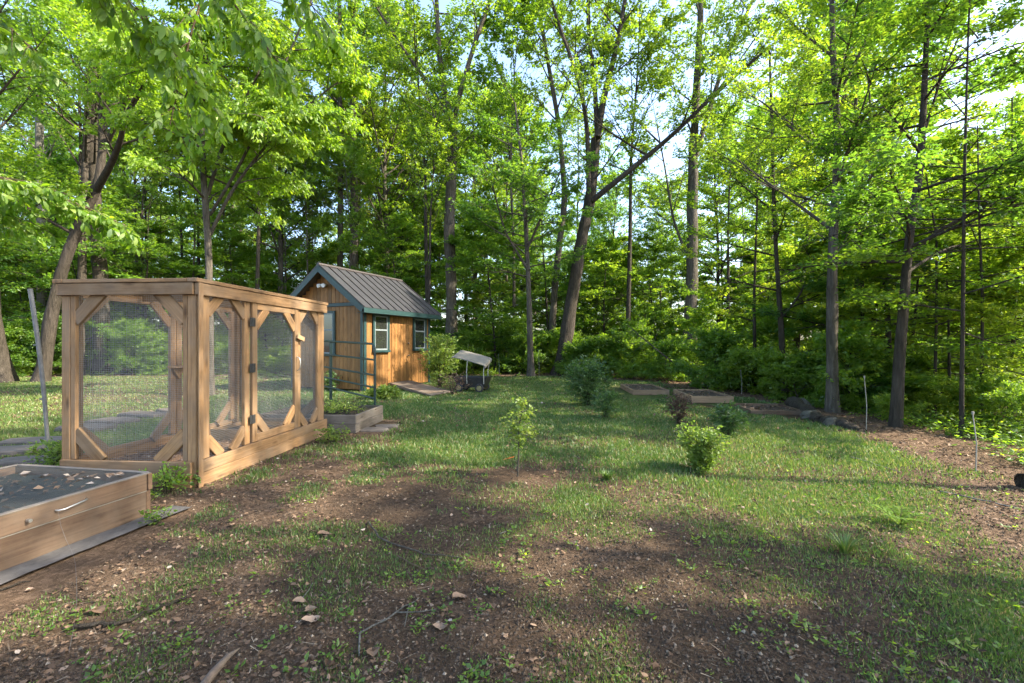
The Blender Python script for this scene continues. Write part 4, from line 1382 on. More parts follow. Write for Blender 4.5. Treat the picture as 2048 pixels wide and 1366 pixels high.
# ------------------------------------------------------------------ twigs lying about
for pts, r, lab, mt in (
        ([(737, 1049), (760, 1082), (810, 1097), (850, 1110), (885, 1113), (925, 1120)], .007, 'long thin dark twig lying across the bare soil in the middle', 'bark'),
        ([(720, 1272), (770, 1245), (805, 1222), (838, 1196)], .005, 'grey forked twig on the soil at the bottom centre', 'bark_pale'),
        ([(794, 1112), (845, 1138)], .006, 'short straight stick below the long thin twig', 'bark_brown'),
        ([(150, 1256), (210, 1252), (250, 1248), (285, 1232), (330, 1214), (375, 1198)], .011, 'dark crooked stick on the soil at the lower left', 'bark_dark'),
        ([(360, 1175), (420, 1160)], .005, 'thin pale stick on the soil left of centre', 'bark_brown'),
        ([(600, 1202), (625, 1165)], .004, 'slim pale stick beside the curled leaf', 'bark_pale'),
        ([(1210, 1085), (1240, 1080)], .006, 'small brown stick on the soil right of centre', 'bark_brown'),
        ([(1000, 1072), (1025, 1060)], .004, 'tiny pale twig near the middle of the soil', 'bark_pale'),
        ([(0, 1185), (40, 1170), (62, 1166)], .006, 'dark twig beside the weed barrier fabric', 'bark_dark'),
        ([(1530, 1060), (1560, 1090), (1575, 1110)], .004, 'thin twig in the grass right of the soil', 'bark'),
        ([(1700, 915), (1740, 925), (1800, 945)], .008, 'pale fallen branch on the lawn near the leaf-strewn edge', 'bark_pale'),
        ([(1880, 985), (1960, 1003), (2040, 1020)], .008, 'long fallen branch on the leaves at the right edge', 'bark_pale')):
    w = [G(*p) for p in pts]
    w = [np.array([p[0], p[1], gz(p[0], p[1]) + r + .004]) for p in w]
    # resample with a little waviness
    w = np.array(w); u = np.linspace(0, len(w) - 1, 3 * len(w)); w2 = np.stack([np.interp(u, np.arange(len(w)), w[:, i]) for i in range(3)], 1)
    w2[1:-1] += R.normal(0, r * .7, (len(w2) - 2, 3)) * [1, 1, .3]
    mb = MB(); mb.tube(w2, np.linspace(r, r * .55, len(w2)), 6)
    if 'forked' in lab:
        m = w2[len(w2) // 2]
        mb.tube([m, m + [.12, -.03, .02], m + [.2, .01, .01]], [.004, .003, .002], 5)
        m = w2[-3]
        mb.tube([m, m + [.01, -.09, .02], m + [.02, -.2, .005]], [.004, .003, .002], 5)
        m = w2[0]
        mb.tube([m, m + [.03, -.1, .0], m + [.05, -.16, .004]], [.005, .004, .003], 5)
    tag(one('fallen_twig', mb, M[mt], None, tuple(w2[0])), lab, 'twig')


def dry_leaf(px, py, s, lab, tint):
    p = G(px, py); n = 9
    t = np.linspace(0, 1, n); wdt = np.sin(t * math.pi) ** .7 * (.42 - .12 * t) + .01
    a = R.random() * 6.28
    rows = []
    for k, c in enumerate((-1, -.5, 0, .5, 1)):
        rows.append(np.stack([t * s, c * wdt * s * (1 + .15 * np.sin(t * 20 + k)), .02 * s + abs(c) ** 1.5 * .16 * s * (1 - .4 * t) + .12 * s * np.sin(t * 4 + a)], 1))
    v = np.array(rows).reshape(-1, 3)
    v = v @ np.array([[math.cos(a), math.sin(a), 0], [-math.sin(a), math.cos(a), 0], [0, 0, 1]]) + p + [0, 0, .004 + gz(p[0], p[1])]
    i = np.arange(4)[:, None] * n; j = np.arange(n - 1)[None]
    f = np.stack([i + j, i + j + 1, i + j + n + 1, i + j + n], -1).reshape(-1, 4)
    mb = MB(); mb.add(v, f, 0, tint, True)
    tag(one('dry_leaf', mb, M['litter'], None, tuple(p)), lab, 'leaf')


for px, py, s, lab, tn in ((640, 1238, .085, 'large pale grey curled leaf on the soil below centre', .9), (625, 1228, .08, 'small grey leaf touching the large pale curled leaf', .82),
                           (895, 1255, .07, 'tan dry leaf on the soil right of the forked twig', .85), (585, 1205, .07, 'folded greyish leaf left of the large pale leaf', .8),
                           (905, 1200, .09, 'sunlit orange tan leaf near the bottom middle', .75), (985, 1188, .07, 'flat brown leaf on dark soil right of middle', .6),
                           (470, 1050, .07, 'pinkish dry leaf on soil in front of the enclosure', .75), (635, 1072, .1, 'pinkish brown leaf lying on a sunlit leafy patch', .7),
                           (745, 1300, .08, 'yellowish brown leaf below the forked twig', .65), (245, 1140, .05, 'small pale leaf on soil beside the fabric strip', .95),
                           (60, 1185, .05, 'small pale leaf at the end of the fabric strip', .9), (190, 1222, .08, 'long brown leaf near the crooked dark stick', .5)):
    dry_leaf(px, py, s, lab, tn)
# pointed weathered stick pushed into the soil at the bottom edge, and the orange tag by the sapling
p = G(432, 1362)
mb = MB(); mb.tube([p + [0, -.12, .03], p + [0, -.02, .045], p + [-.005, .09, .04], p + [-.005, .17, .02]], [.017, .017, .012, .002], 8)
tag(one('wood_wedge', mb, M['oldwood'], None, tuple(p)), 'pointed weathered wood wedge lying at the bottom edge left of centre', 'wood')

TREES_START = True

# ------------------------------------------------------------------ plants and trees
def leaves_on(mb, S_, D_, Ln, per, size, mat, flat=0.75, droop=0.15, asp=0.55, tint0=0.5, tsig=0.16, fold=-0.06):
    """leaf diamonds along many twigs at once (S_ starts, D_ directions, Ln lengths)"""
    n0 = len(S_)
    if n0 == 0:
        return
    n = n0 * per
    idx = np.repeat(np.arange(n0), per)
    t = R.random(n) ** 0.8
    D = D_[idx]
    side = nrm(np.cross(D, ZU) + 1e-6) * np.where(R.random(n) < .5, -1, 1)[:, None]
    pos = S_[idx] + D * (t * Ln[idx])[:, None] + R.normal(0, .25 * size, (n, 3))
    dr = nrm(D * R.uniform(.2, 1, n)[:, None] + side * R.uniform(.3, 1, n)[:, None] + R.normal(0, .3, (n, 3)) - ZU * (droop + .25 * R.random(n))[:, None])
    nm = nrm(ZU * flat + R.normal(0, 1 - flat + .15, (n, 3)))
    ln = size * R.uniform(.6, 1.25, n)
    v = quads(n, pos, dr, nm, ln, ln * asp * R.uniform(.8, 1.2, n), fold)
    tt = np.clip(tint0 + R.normal(0, tsig, n0)[idx] * .7 + R.normal(0, tsig, n) * .6, 0, 1)
    mb.add(v.reshape(-1, 3), np.arange(4 * n).reshape(-1, 4), mat, np.repeat(tt, 4))


def foliage(mb, carriers, spec, leafmat=1):
    """branches (bark = slot 0) and leaves (slot leafmat) grown from carrier polylines [(pts, radii, f0, n)]"""
    L1 = spec['len']; leaf = spec['leaf']; tw_n = spec.get('twigs', 6); sec = spec.get('sec', 6); per = spec.get('per', 14)
    el = spec.get('elev', (10, 45)); flat = spec.get('flat', .75); keep = spec.get('tint', .5)
    TS, TD, TL = [], [], []
    g = R.random() * 6.28
    for pts, rad, f0, nb in carriers:
        m = len(pts)
        for k in range(nb):
            f = f0 + (1 - f0) * (k + R.random()) / nb
            x = f * (m - 1); i = min(int(x), m - 2); w = x - i
            p = pts[i] * (1 - w) + pts[i + 1] * w
            r = rad[i] * (1 - w) + rad[i + 1] * w
            g += 2.4 + R.normal(0, .4)
            e = math.radians(R.uniform(*el) + spec.get('rise', 20) * (f - .4))
            d = np.array([math.cos(g) * math.cos(e), math.sin(g) * math.cos(e), math.sin(e)])
            axis = nrm(pts[i + 1] - pts[i])
            if spec.get('follow', 0):
                d = nrm(d + axis * spec['follow'])
            ff = (f - f0) / max(1 - f0, 1e-6)
            ln = L1 * R.uniform(.65, 1.1)
            ln *= (.45 + .65 * math.sin(math.pi * min(ff * .86 + .16, 1))) if spec.get('round') else (1 - spec.get('taper', .4) * ff)
            u = np.linspace(0, 1, 7)
            bend = np.stack([R.normal(0, .06) * u, R.normal(0, .06) * u, spec.get('bend', .05) * u ** 2 - spec.get('droop', 0) * u ** 3], 1) * ln
            bp = p + d * (u * ln)[:, None] + bend
            br = max(min(r * .5, .012 + ln * .011), .006)
            mb.tube(bp, br * (1 - .85 * u) + .002, 5, 0, .5, cap=False)
            for q in range(sec):
                fq = .22 + .78 * (q + R.random()) / sec
                x2 = fq * 6; i2 = min(int(x2), 5)
                p2 = bp[i2] + (bp[i2 + 1] - bp[i2]) * (x2 - i2)
                d1 = nrm(bp[i2 + 1] - bp[i2])
                sd = nrm(np.cross(d1, ZU)) * (1 if q % 2 else -1)
                d2 = nrm(d1 * .75 + sd * R.uniform(.4, .9) + ZU * R.normal(.05, .2))
                l2 = ln * .42 * (1.15 - .7 * fq) * R.uniform(.7, 1.2)
                v2 = np.linspace(0, 1, 4)
                b2 = p2 + d2 * (v2 * l2)[:, None] - ZU * (spec.get('droop', 0) * .6 * l2 * v2 ** 2)[:, None]
                mb.tube(b2, (br * .45) * (1 - .8 * v2) + .0015, 3, 0, .5, cap=False)
                fw = R.random(tw_n)
                st = p2 + d2 * (fw * l2)[:, None] - ZU * (spec.get('droop', 0) * .6 * l2 * fw ** 2)[:, None]
                s2 = nrm(np.cross(d2, ZU)); sg = np.where(R.random(tw_n) < .5, -1, 1)
                td = nrm(d2 * .6 + s2 * (sg * R.uniform(.3, 1.1, tw_n))[:, None] + ZU * R.normal(0, spec.get('vspread', .25), tw_n)[:, None])
                TS.append(st); TD.append(td); TL.append(spec.get('twl', .5) * R.uniform(.6, 1.2, tw_n))
    if TS:
        TS = np.concatenate(TS); TD = np.concatenate(TD); TL = np.concatenate(TL)
        gap = spec.get('gap', 0)
        if gap:
            k = vnoise(TS[:, 0] + TS[:, 2] * .7, TS[:, 1] + TS[:, 2] * 1.1, 1.3, 77) > gap
            TS, TD, TL = TS[k], TD[k], TL[k]
        leaves_on(mb, TS, TD, TL, per, leaf, leafmat, flat, spec.get('ldroop', .15), spec.get('asp', .55), keep, spec.get('tsig', .17))


def hero(name, d, trunk, w0, w1, limbs, spec, leafmat, bark, label, group=None, extra=None, cat='tree', base_flare=1.5):
    """a tree whose stem was measured in the photograph: pixel points at depth d, given real size in metres"""
    tp = np.array([P(px, py, d) for px, py in trunk])
    # wander in depth so the stem is not flat
    k = np.linspace(0, 1, len(tp)); tp[:, 1] += R.normal(0, .5) * k * d * .03
    tp[0, 2] = gz(tp[0, 0], tp[0, 1]) - .15
    tp = resample(tp, 44)
    base = np.array([tp[0, 0], tp[0, 1], gz(tp[0, 0], tp[0, 1])])
    u = np.linspace(0, 1, 44)
    r0 = .88 * w0 / F * d / 2; r1 = .88 * w1 / F * d / 2
    rad = r0 + (r1 - r0) * u
    rad = rad * (1 + (base_flare - 1) * np.exp(-np.maximum(tp[:, 2], 0) / .35))
    root = empty(name, tuple(base), label, cat, group)
    ns = 20
    mb = MB(); mb.tube(tp, rad, ns)
    # bark: lumps along the stem and ridges round it
    v = mb.v[0]; ang = np.tile(np.arange(ns), len(tp)); zz = tp[:, 2].repeat(ns)
    off = (vnoise(ang * .9 + 40 * np.sin(base[0]), zz * 2.0, 1.0, 13) - .5) * .20 + (vnoise(ang * .31, zz * .8, 1.0, 19) - .5) * .25 * (ang < ns - 1)
    v += (off * rad.repeat(ns))[:, None] * nrm(v - tp.repeat(ns, 0))
    one('trunk', mb, M[bark], root, tuple(base))
    car = [(tp, rad, spec.get('f0', .55), spec.get('n_trunk', 10))]
    for pts, a, b, dd in limbs:
        lp = np.array([P(px, py, d) for px, py in pts]); kk = np.linspace(0, 1, len(lp))
        lp[:, 1] += dd * kk
        lp = resample(lp, 14); lr = .8 * np.linspace(a, b, 14) / F * d / 2
        m2 = MB(); m2.tube(lp, lr, 9)
        one('limb', m2, M[bark], root, tuple(base))
        car.append((lp, lr, spec.get('lf0', .25), spec.get('n_limb', 8)))
    mb = MB()
    foliage(mb, car, spec)
    if mb.n:
        one('crown', mb, [M[bark], M[leafmat]], root, tuple(base))
    return root


TALL = dict(len=4.0, leaf=.14, twigs=8, sec=7, per=17, elev=(5, 50), flat=.6, bend=.08, twl=.7, gap=.34, n_trunk=14, n_limb=9, f0=.5, follow=.35)
T = {}

T['c3'] = hero('forked_tree', 23, [(904, 744), (902, 600), (898, 450), (902, 330), (906, 240), (906, 232)], 27, 20,
     [([(904, 245), (880, 150), (872, 60), (865, -80), (850, -260)], 17, 6, 1.2), ([(906, 242), (925, 180), (960, 80), (1003, -20), (1060, -200)], 13, 5, -1.5),
      ([(900, 240), (860, 170), (815, 105), (760, 20), (700, -80)], 11, 4, .8)], dict(TALL, f0=.75, n_trunk=7, n_limb=11), 'leaf_mid', 'bark',
     'tall straight tree behind the shed forking high into three limbs')
T['c5'] = hero('leaning_tree', 21, [(1120, 749), (1140, 620), (1160, 500), (1180, 410), (1190, 330), (1195, 270)], 34, 20,
     [([(1184, 402), (1240, 360), (1320, 300), (1400, 225), (1490, 150)], 15, 5, -2.0), ([(1195, 275), (1210, 180), (1240, 80), (1260, -40), (1300, -200)], 18, 6, 1.0),
      ([(1178, 420), (1174, 240), (1150, 150), (1110, 60), (1080, -60)], 14, 5, -.8), ([(1195, 275), (1195, 150), (1185, 20), (1190, -150)], 14, 5, 2)],
     dict(TALL, f0=.8, n_trunk=4, n_limb=10, leaf=.12, gap=.36), 'leaf_yel', 'bark_dark', 'dark leaning tree at the lawn edge with one long limb reaching right')
T['c5b'] = hero('slender_tree', 24, [(1098, 741), (1110, 560), (1130, 400), (1118, 260), (1095, 130), (1075, 20), (1060, -100)], 17, 6, [],
     dict(TALL, n_trunk=16, f0=.55), 'leaf_yel', 'bark', 'slender curved trunk just behind the dark leaning tree')
T['c6'] = hero('straight_tree', 22, [(1378, 747), (1382, 600), (1386, 450), (1386, 330), (1392, 200), (1400, 60), (1410, -150)], 31, 8,
     [([(1386, 330), (1405, 250), (1440, 130), (1500, 0), (1540, -120)], 13, 4, -1.2), ([(1378, 520), (1350, 440), (1338, 330), (1325, 240)], 7, 3, .8)],
     dict(TALL, f0=.5, n_trunk=14, n_limb=9, leaf=.12, gap=.36), 'leaf_yel', 'bark', 'straight grey trunk standing behind the timber beds')
T['r2'] = hero('edge_tree', 9.3, [(1664, 823), (1662, 700), (1658, 560), (1660, 440), (1664, 330), (1660, 220), (1650, 120), (1645, 0), (1640, -150)], 25, 6,
     [([(1657, 455), (1610, 390), (1570, 330), (1530, 270)], 9, 3, 1.2), ([(1660, 220), (1700, 120), (1720, 20), (1735, -80)], 8, 3, -1.0), ([(1662, 310), (1640, 260), (1580, 150), (1550, 100)], 7, 3, 1.5), ([(1662, 520), (1720, 480), (1780, 420)], 5, 2, 1)],
     dict(TALL, len=2.1, leaf=.075, twl=.36, f0=.35, n_trunk=16, n_limb=7, per=12, gap=.34, elev=(-5, 40)), 'leaf_yel', 'bark', 'thin straight tree on the right lawn edge beside the logs, airy yellow crown', base_flare=1.25)
T['r3'] = hero('edge_tree', 7.6, [(1790, 853), (1797, 700), (1806, 540), (1812, 450), (1828, 340), (1832, 200), (1835, 60), (1840, -120)], 23, 6,
     [([(1808, 525), (1850, 470), (1920, 430), (2000, 395), (2080, 370)], 11, 3, -.6), ([(1806, 540), (1780, 480), (1720, 430), (1660, 400)], 7, 3, -1.2), ([(1830, 330), (1880, 220), (1930, 120), (1990, 20)], 8, 3, .6)],
     dict(len=2.3, leaf=.085, twigs=7, sec=8, per=13, elev=(-8, 22), flat=.85, bend=.0, droop=.08, twl=.42, f0=.3, n_trunk=20, n_limb=9, gap=.33, vspread=.12, follow=.1), 'leaf_dark', 'bark_dark',
     'nearest dark trunk on the right with layered dark green sprays', base_flare=1.2)
T['r6'] = hero('edge_tree', 12.4, [(1570, 790), (1562, 650), (1552, 500), (1548, 400), (1545, 250), (1540, 100)], 13, 4, [([(1560, 640), (1590, 590), (1605, 520)], 6, 3, -.5)],
     dict(len=2.4, leaf=.095, twigs=7, sec=7, per=12, elev=(0, 30), flat=.8, twl=.45, f0=.25, n_trunk=20, n_limb=5, gap=.36, vspread=.15), 'leaf_mid', 'bark_dark', 'thin dark trunk behind the low mossy bed', base_flare=1.2)
T['r7'] = hero('leaning_sapling', 15, [(1585, 772), (1600, 600), (1615, 470), (1640, 380), (1660, 280), (1700, 150)], 14, 5, [],
     dict(TALL, len=2.6, leaf=.11, n_trunk=14, f0=.5), 'leaf_yel', 'bark', 'slim stem leaning right behind the airy yellow tree')
T['r4'] = hero('thin_stem', 6.9, [(1922, 872), (1926, 700), (1930, 500), (1935, 300), (1942, 100), (1950, -60)], 9, 3, [],
     dict(len=1.9, leaf=.08, twigs=7, sec=7, per=12, elev=(-8, 20), flat=.85, twl=.4, f0=.22, n_trunk=20, gap=.36, vspread=.12), 'leaf_mid', 'bark_dark', 'pencil thin dark stem right of the nearest dark trunk', base_flare=1.1)
for k, (px, d, w, tp_, lm, lab) in enumerate(((1868, 9.5, 7, 330, 'leaf_mid', 'thin dark stem between the nearest dark trunk and the pencil thin stem'), (1962, 8.2, 8, 250, 'leaf_mid', 'thin stem just right of the pencil thin dark stem'),
        (2018, 9.0, 9, 200, 'leaf_yel', 'thin stem close to the right frame edge'), (1722, 12.0, 9, 260, 'leaf_yel', 'thin upright stem between the two right lawn edge trunks'),
        (1510, 14.0, 8, 300, 'leaf_yel', 'thin upright stem behind the timber beds, left of the mossy bed'), (1455, 17.0, 9, 330, 'leaf_mid', 'slim stem right of the straight grey trunk'))):
    b_ = HY + F * CH / d
    hero('thin_stem', d, [(px, b_), (px + R.normal(0, 4), b_ * .6 + tp_ * .4), (px + R.normal(0, 8), b_ * .3 + tp_ * .7), (px + R.normal(0, 14), tp_)], w, 2.5, [],
         dict(len=1.7, leaf=.085 if d < 12 else .11, twigs=7, sec=7, per=12, elev=(-8, 20), flat=.85, twl=.4, f0=.3, n_trunk=16, gap=.36, vspread=.12, round=True), lm, 'bark_dark', lab, base_flare=1.1)
T['l1'] = hero('crooked_tree', 17, [(82, 764), (105, 620), (130, 520), (165, 440), (200, 370), (208, 290), (206, 180), (200, 60), (192, -100)], 26, 7,
     [([(192, 382), (250, 345), (300, 312), (335, 280), (400, 240)], 18, 5, -2.5), ([(212, 290), (265, 240), (310, 195), (360, 140)], 13, 4, -1.5), ([(150, 470), (90, 420), (30, 400)], 8, 3, -2)],
     dict(TALL, len=2.8, leaf=.13, n_trunk=9, n_limb=8, f0=.6, gap=.40), 'leaf_big', 'bark_dark', 'crooked grey-brown tree leaning right beside the pole')
T['l4'] = hero('thick_tree', 21, [(205, 750), (203, 560), (196, 480), (190, 300), (188, 150), (200, 0), (205, -150)], 32, 10, [],
     dict(TALL, n_trunk=20, f0=.45, leaf=.14), 'leaf_mid', 'bark_dark', 'thick grey trunk rising behind the enclosure roof at left')
T['l2'] = hero('pale_tree', 25, [(85, 740), (82, 500), (76, 300), (74, 100), (72, -100)], 20, 10, [], dict(TALL, n_trunk=18, f0=.45, leaf=.14), 'leaf_dark', 'bark_pale', 'pale smooth trunk far left behind the crooked tree')
T['l0'] = hero('thick_tree', 17, [(6, 764), (-8, 640), (-6, 400), (0, 200), (5, 0)], 40, 20, [], dict(TALL, n_trunk=12, f0=.55, leaf=.13), 'leaf_mid', 'bark_dark', 'thick flared trunk cut by the left frame edge')
T['l3'] = hero('slim_trunk', 20, [(158, 752), (162, 500), (165, 300), (170, 100), (172, -50)], 18, 8, [], dict(TALL, n_trunk=14, f0=.5, leaf=.14), 'leaf_dark', 'bark_dark', 'dark slim trunk just left of the thick grey trunk')
T['l5'] = hero('drooping_tree', 12.5, [(420, 789), (421, 600), (420, 480), (415, 380), (410, 250), (420, 120), (440, 0)], 17, 8,
     [([(420, 470), (470, 380), (540, 300), (620, 230), (690, 185)], 9, 3, -.5), ([(416, 390), (440, 280), (500, 150), (560, 20), (600, -80)], 9, 4, .5), ([(420, 430), (500, 330), (580, 180), (650, 60), (700, -40)], 8, 3, -1.2), ([(412, 300), (380, 200), (340, 100), (330, 0)], 8, 3, -1)],
     dict(len=2.3, leaf=.125, twigs=8, sec=8, per=16, elev=(-10, 40), flat=.45, bend=.0, droop=.25, ldroop=.7, twl=.5, f0=.45, n_trunk=12, n_limb=14, gap=.2, tint=.68, asp=.45), 'leaf_big', 'bark',
     'bright green drooping tree behind the enclosure, left of the shed')
T['c1'] = hero('slim_trunk', 27, [(680, 736), (680, 400), (678, 200), (675, 0)], 15, 8, [], dict(TALL, n_trunk=14, f0=.55, leaf=.15), 'leaf_mid', 'bark', 'slim dark trunk above the shed ridge')
T['c2'] = hero('slim_trunk', 27, [(706, 736), (710, 420), (706, 200), (712, 0), (715, -100)], 20, 10, [], dict(TALL, n_trunk=16, f0=.55, leaf=.15), 'leaf_dark', 'bark', 'broader grey trunk over the shed roof right of the slim one')
T['c4'] = hero('leafy_maple', 19.5, [(1062, 753), (1058, 600), (1052, 450), (1045, 330), (1030, 200)], 15, 4, [([(1054, 500), (1090, 420), (1120, 350)], 7, 3, -1), ([(1056, 540), (1010, 470), (985, 380)], 7, 3, -1)],
     dict(len=2.8, leaf=.13, twigs=7, sec=7, per=13, elev=(0, 35), flat=.75, twl=.5, f0=.35, n_trunk=22, n_limb=8, gap=.36, vspread=.15), 'leaf_dark', 'bark', 'slim maple with dark leafy crown in front of the leaning tree')

# the near tree outside the left frame edge whose boughs hang into the picture
def near_tree():
    base = np.array([-7.2, 2.2, 0.0])
    root = empty('overhanging_tree', tuple(base), 'near tree beyond the left edge, large bright leaves hanging into the top left corner', 'tree')
    tp = resample(np.array([base + [0, 0, -.2], base + [.1, 0, 1.5], base + [.3, .2, 3.2], base + [.5, .5, 5], base + [.9, .9, 7], base + [1.2, 1.4, 9]]), 18)
    mb = MB(); rad = np.linspace(.2, .07, 18); mb.tube(tp, rad, 12); one('trunk', mb, M['bark_brown'], root, tuple(base))
    mb = MB(); TS, TD, TL = [], [], []
    boughs = [([tp[9], P(60, -200, 3.4), P(200, -60, 3.7), P(320, 70, 4.0), P(420, 200, 4.2)], .05, 30),
              ([tp[10], P(150, -320, 4.0), P(330, -150, 4.2), P(460, -10, 4.4), P(560, 130, 4.6)], .05, 30),
              ([tp[8], P(-120, -60, 4.2), P(10, 40, 4.4), P(60, 95, 4.4)], .035, 12),
              ([tp[11], P(250, -420, 4.4), P(430, -180, 4.5), P(560, -70, 4.7), P(640, 30, 4.9)], .045, 24),
              ([tp[7], P(-220, 300, 5.2), P(-30, 345, 6.0), P(110, 385, 6.6), P(250, 450, 7.0)], .05, 44),
              ([tp[7], P(-260, 360, 5.4), P(-60, 400, 6.2), P(50, 440, 6.6)], .04, 26),
              ([tp[12], P(260, -560, 4.8), P(480, -240, 5.0), P(380, 60, 5.2), P(340, 250, 5.3)], .04, 26)]
    TT = []
    for pts, r, nt in boughs:
        nt = int(nt * 1.7)
        b = resample(np.array(pts), 16)
        one_mb = MB(); one_mb.tube(b, np.linspace(r, .006, 16), 7)
        one('bough', one_mb, M['bark_brown'], root, tuple(base))
        far = b[-1][1] > 5.6
        for k in range(nt):
            f = .42 + .58 * (k + R.random()) / nt
            x = f * 15; i = min(int(x), 14)
            p = b[i] + (b[i + 1] - b[i]) * (x - i); d = nrm(b[i + 1] - b[i])
            sd = nrm(np.cross(d, ZU)) * (1 if k % 2 else -1)
            d2 = nrm(d * .6 + sd * R.uniform(.3, 1) + ZU * R.normal(-.15, .25))
            l2 = R.uniform(.25, .6) * (1.25 - .5 * f)
            u = np.linspace(0, 1, 5)
            q = p + d2 * (u * l2)[:, None] - ZU * (.25 * l2 * u ** 2)[:, None]
            mb.tube(q, np.linspace(.006, .002, 5), 4, 0, .5, cap=False)
            for s in (.15, .4, .6, .8, .95):
                TS.append(p + d2 * s * l2 - ZU * .25 * l2 * s * s)
                TD.append(nrm(d2 * .5 + nrm(np.cross(d2, ZU)) * R.uniform(-1, 1) - ZU * .35)); TL.append(.12); TT.append(far)
    TS = np.array(TS); TD = np.array(TD); TL = np.array(TL)
    # curved leaves: five points each side of the midrib
    per = 5
    idx = np.repeat(np.arange(len(TS)), per); n = len(idx)
    D = TD[idx]
    pos = TS[idx] + D * (R.random(n) * TL[idx])[:, None]
    dr = nrm(D * .5 + R.normal(0, .45, (n, 3)) - ZU * R.uniform(.35, 1.0, n)[:, None])
    nm = nrm(R.normal(0, .6, (n, 3)) + ZU * .6 + np.array([.2, -.5, 0]))
    sd = nrm(np.cross(nm, dr)); up = np.cross(dr, sd)
    ln = R.uniform(.07, .15, n); wd = ln * R.uniform(.34, .46, n)
    prof = [(0, 0), (.22, .34), (.5, .5), (.78, .33), (1, 0)]
    v = np.empty((n, 8, 3))
    cv = R.normal(-.12, .1, n)
    def at(t): return pos + dr * (ln * t)[:, None] + up * (cv * ln * t * t)[:, None]
    v[:, 0] = at(0); v[:, 1] = at(1)
    for k, (t, w) in enumerate(prof[1:4]):
        e = up * (wd * .10)[:, None]
        v[:, 2 + k] = at(t) + sd * (wd * w)[:, None] + e
        v[:, 5 + k] = at(t) - sd * (wd * w)[:, None] + e
    i = np.arange(n)[:, None, None] * 8
    # midrib shared implicitly: fan of quads
    f4 = (i + np.array([[[2, 3, 6, 5], [3, 4, 7, 6]]])).reshape(-1, 4)
    f3 = (i + np.array([[[0, 2, 5], [4, 1, 7]]])).reshape(-1, 3)
    t = np.clip(R.normal(.62, .22, n), 0, 1)
    n0 = mb.n
    mb.add(v.reshape(-1, 3), f4, 1, np.repeat(t, 8), True)
    mb.f.append(f3 + n0); mb.m.append(np.full(len(f3), 1)); mb.sm.append(np.ones(len(f3), bool))
    one('crown', mb, [M['bark_brown'], M['leaf_big']], root, tuple(base))


near_tree()


# ---- prototypes for the woods
def proto(name, h, r, spec, leafmat, bark, crook=.3, label='', cat='tree', f0=.3):
    root = empty(name, (0, 0, 0), label, cat)
    k = np.linspace(0, 1, 8)
    tp = np.stack([np.cumsum(R.normal(0, crook * .3, 8)) * k, np.cumsum(R.normal(0, crook * .3, 8)) * k, k * h - .2 * (k == 0)], 1)
    tp = resample(tp, 16); rad = np.linspace(r, r * .15, 16) * (1 + .4 * np.exp(-np.maximum(tp[:, 2], 0) / .3))
    mb = MB(); mb.tube(tp, rad, 9); one('trunk', mb, M[bark], root)
    mb = MB(); foliage(mb, [(tp, rad, spec.get('f0', f0), spec['n'])], spec)
    one('crown', mb, [M[bark], M[leafmat]], root)
    return root


PA = [proto('woodland_tree', h, r, dict(TALL, n=n, f0=f, len=ln, leaf=.17, per=17, twigs=8, gap=.30, round=True, elev=(-8, 45), twl=.8), lm, bk, .35)
      for h, r, n, f, ln, lm, bk in ((18, .17, 46, .26, 4.2, 'leaf_mid', 'bark'), (20, .21, 46, .32, 4.6, 'leaf_yel', 'bark'), (16, .14, 44, .18, 4.0, 'leaf_dark', 'bark_dark'))]
PB = [proto('understory_tree', h, r, dict(len=ln, leaf=.13, twigs=8, sec=8, per=16, elev=(-8, 25), flat=.82, twl=.55, f0=.10, n=n, gap=.30, vspread=.13, droop=.08, round=True), lm, bk, .4)
      for h, r, n, ln, lm, bk in ((7.5, .06, 34, 2.9, 'leaf_mid', 'bark_dark'), (5.5, .045, 30, 2.4, 'leaf_yel', 'bark_dark'), (9, .075, 36, 3.1, 'leaf_dark', 'bark_dark'))]
PC = [proto('woodland_shrub', h, r, dict(len=ln, leaf=.095, twigs=7, sec=6, per=14, elev=(0, 60), flat=.6, twl=.36, f0=.03, n=n, gap=.22, vspread=.3, round=True), lm, 'bark_dark', .5, cat='shrub')
      for h, r, n, ln, lm in ((1.5, .02, 22, 1.15, 'leaf_mid'), (2.3, .025, 26, 1.35, 'leaf_mid'), (1.0, .015, 18, .95, 'leaf_yel'))]

PD = [proto('slender_trunk_tree', h, r, dict(TALL, n=22, f0=.52, len=3.0, leaf=.16, per=15, gap=.34, round=True), lm, bk, .5)
      for h, r, lm, bk in ((17, .12, 'leaf_yel', 'bark_dark'), (15, .09, 'leaf_mid', 'bark'))]

used = set()


def place(pr, x, y, sc, label, group):
    rz = R.random() * 6.28
    s = (sc * R.uniform(.9, 1.1), sc * R.uniform(.9, 1.1), sc)
    loc = (x, y, float(gz(x, y)))
    if pr in used:
        o = copy_thing(pr, loc, rz, s, label, group)
    else:
        used.add(pr); o = pr
        o.location = loc; o.rotation_euler = (0, 0, rz); o.scale = s
        o['label'] = label; o['group'] = group
    return o


def zone(x, y):
    m = x / max(y, .1)
    if m < -.62: return 'behind the enclosure at the far left'
    if m < -.12: return 'behind the shed'
    if m < .48: return 'beyond the timber beds in the middle'
    return 'on the right'


spots = []


def free(x, y, dmin):
    return all((x - a) ** 2 + (y - b) ** 2 > dmin ** 2 for a, b in spots)


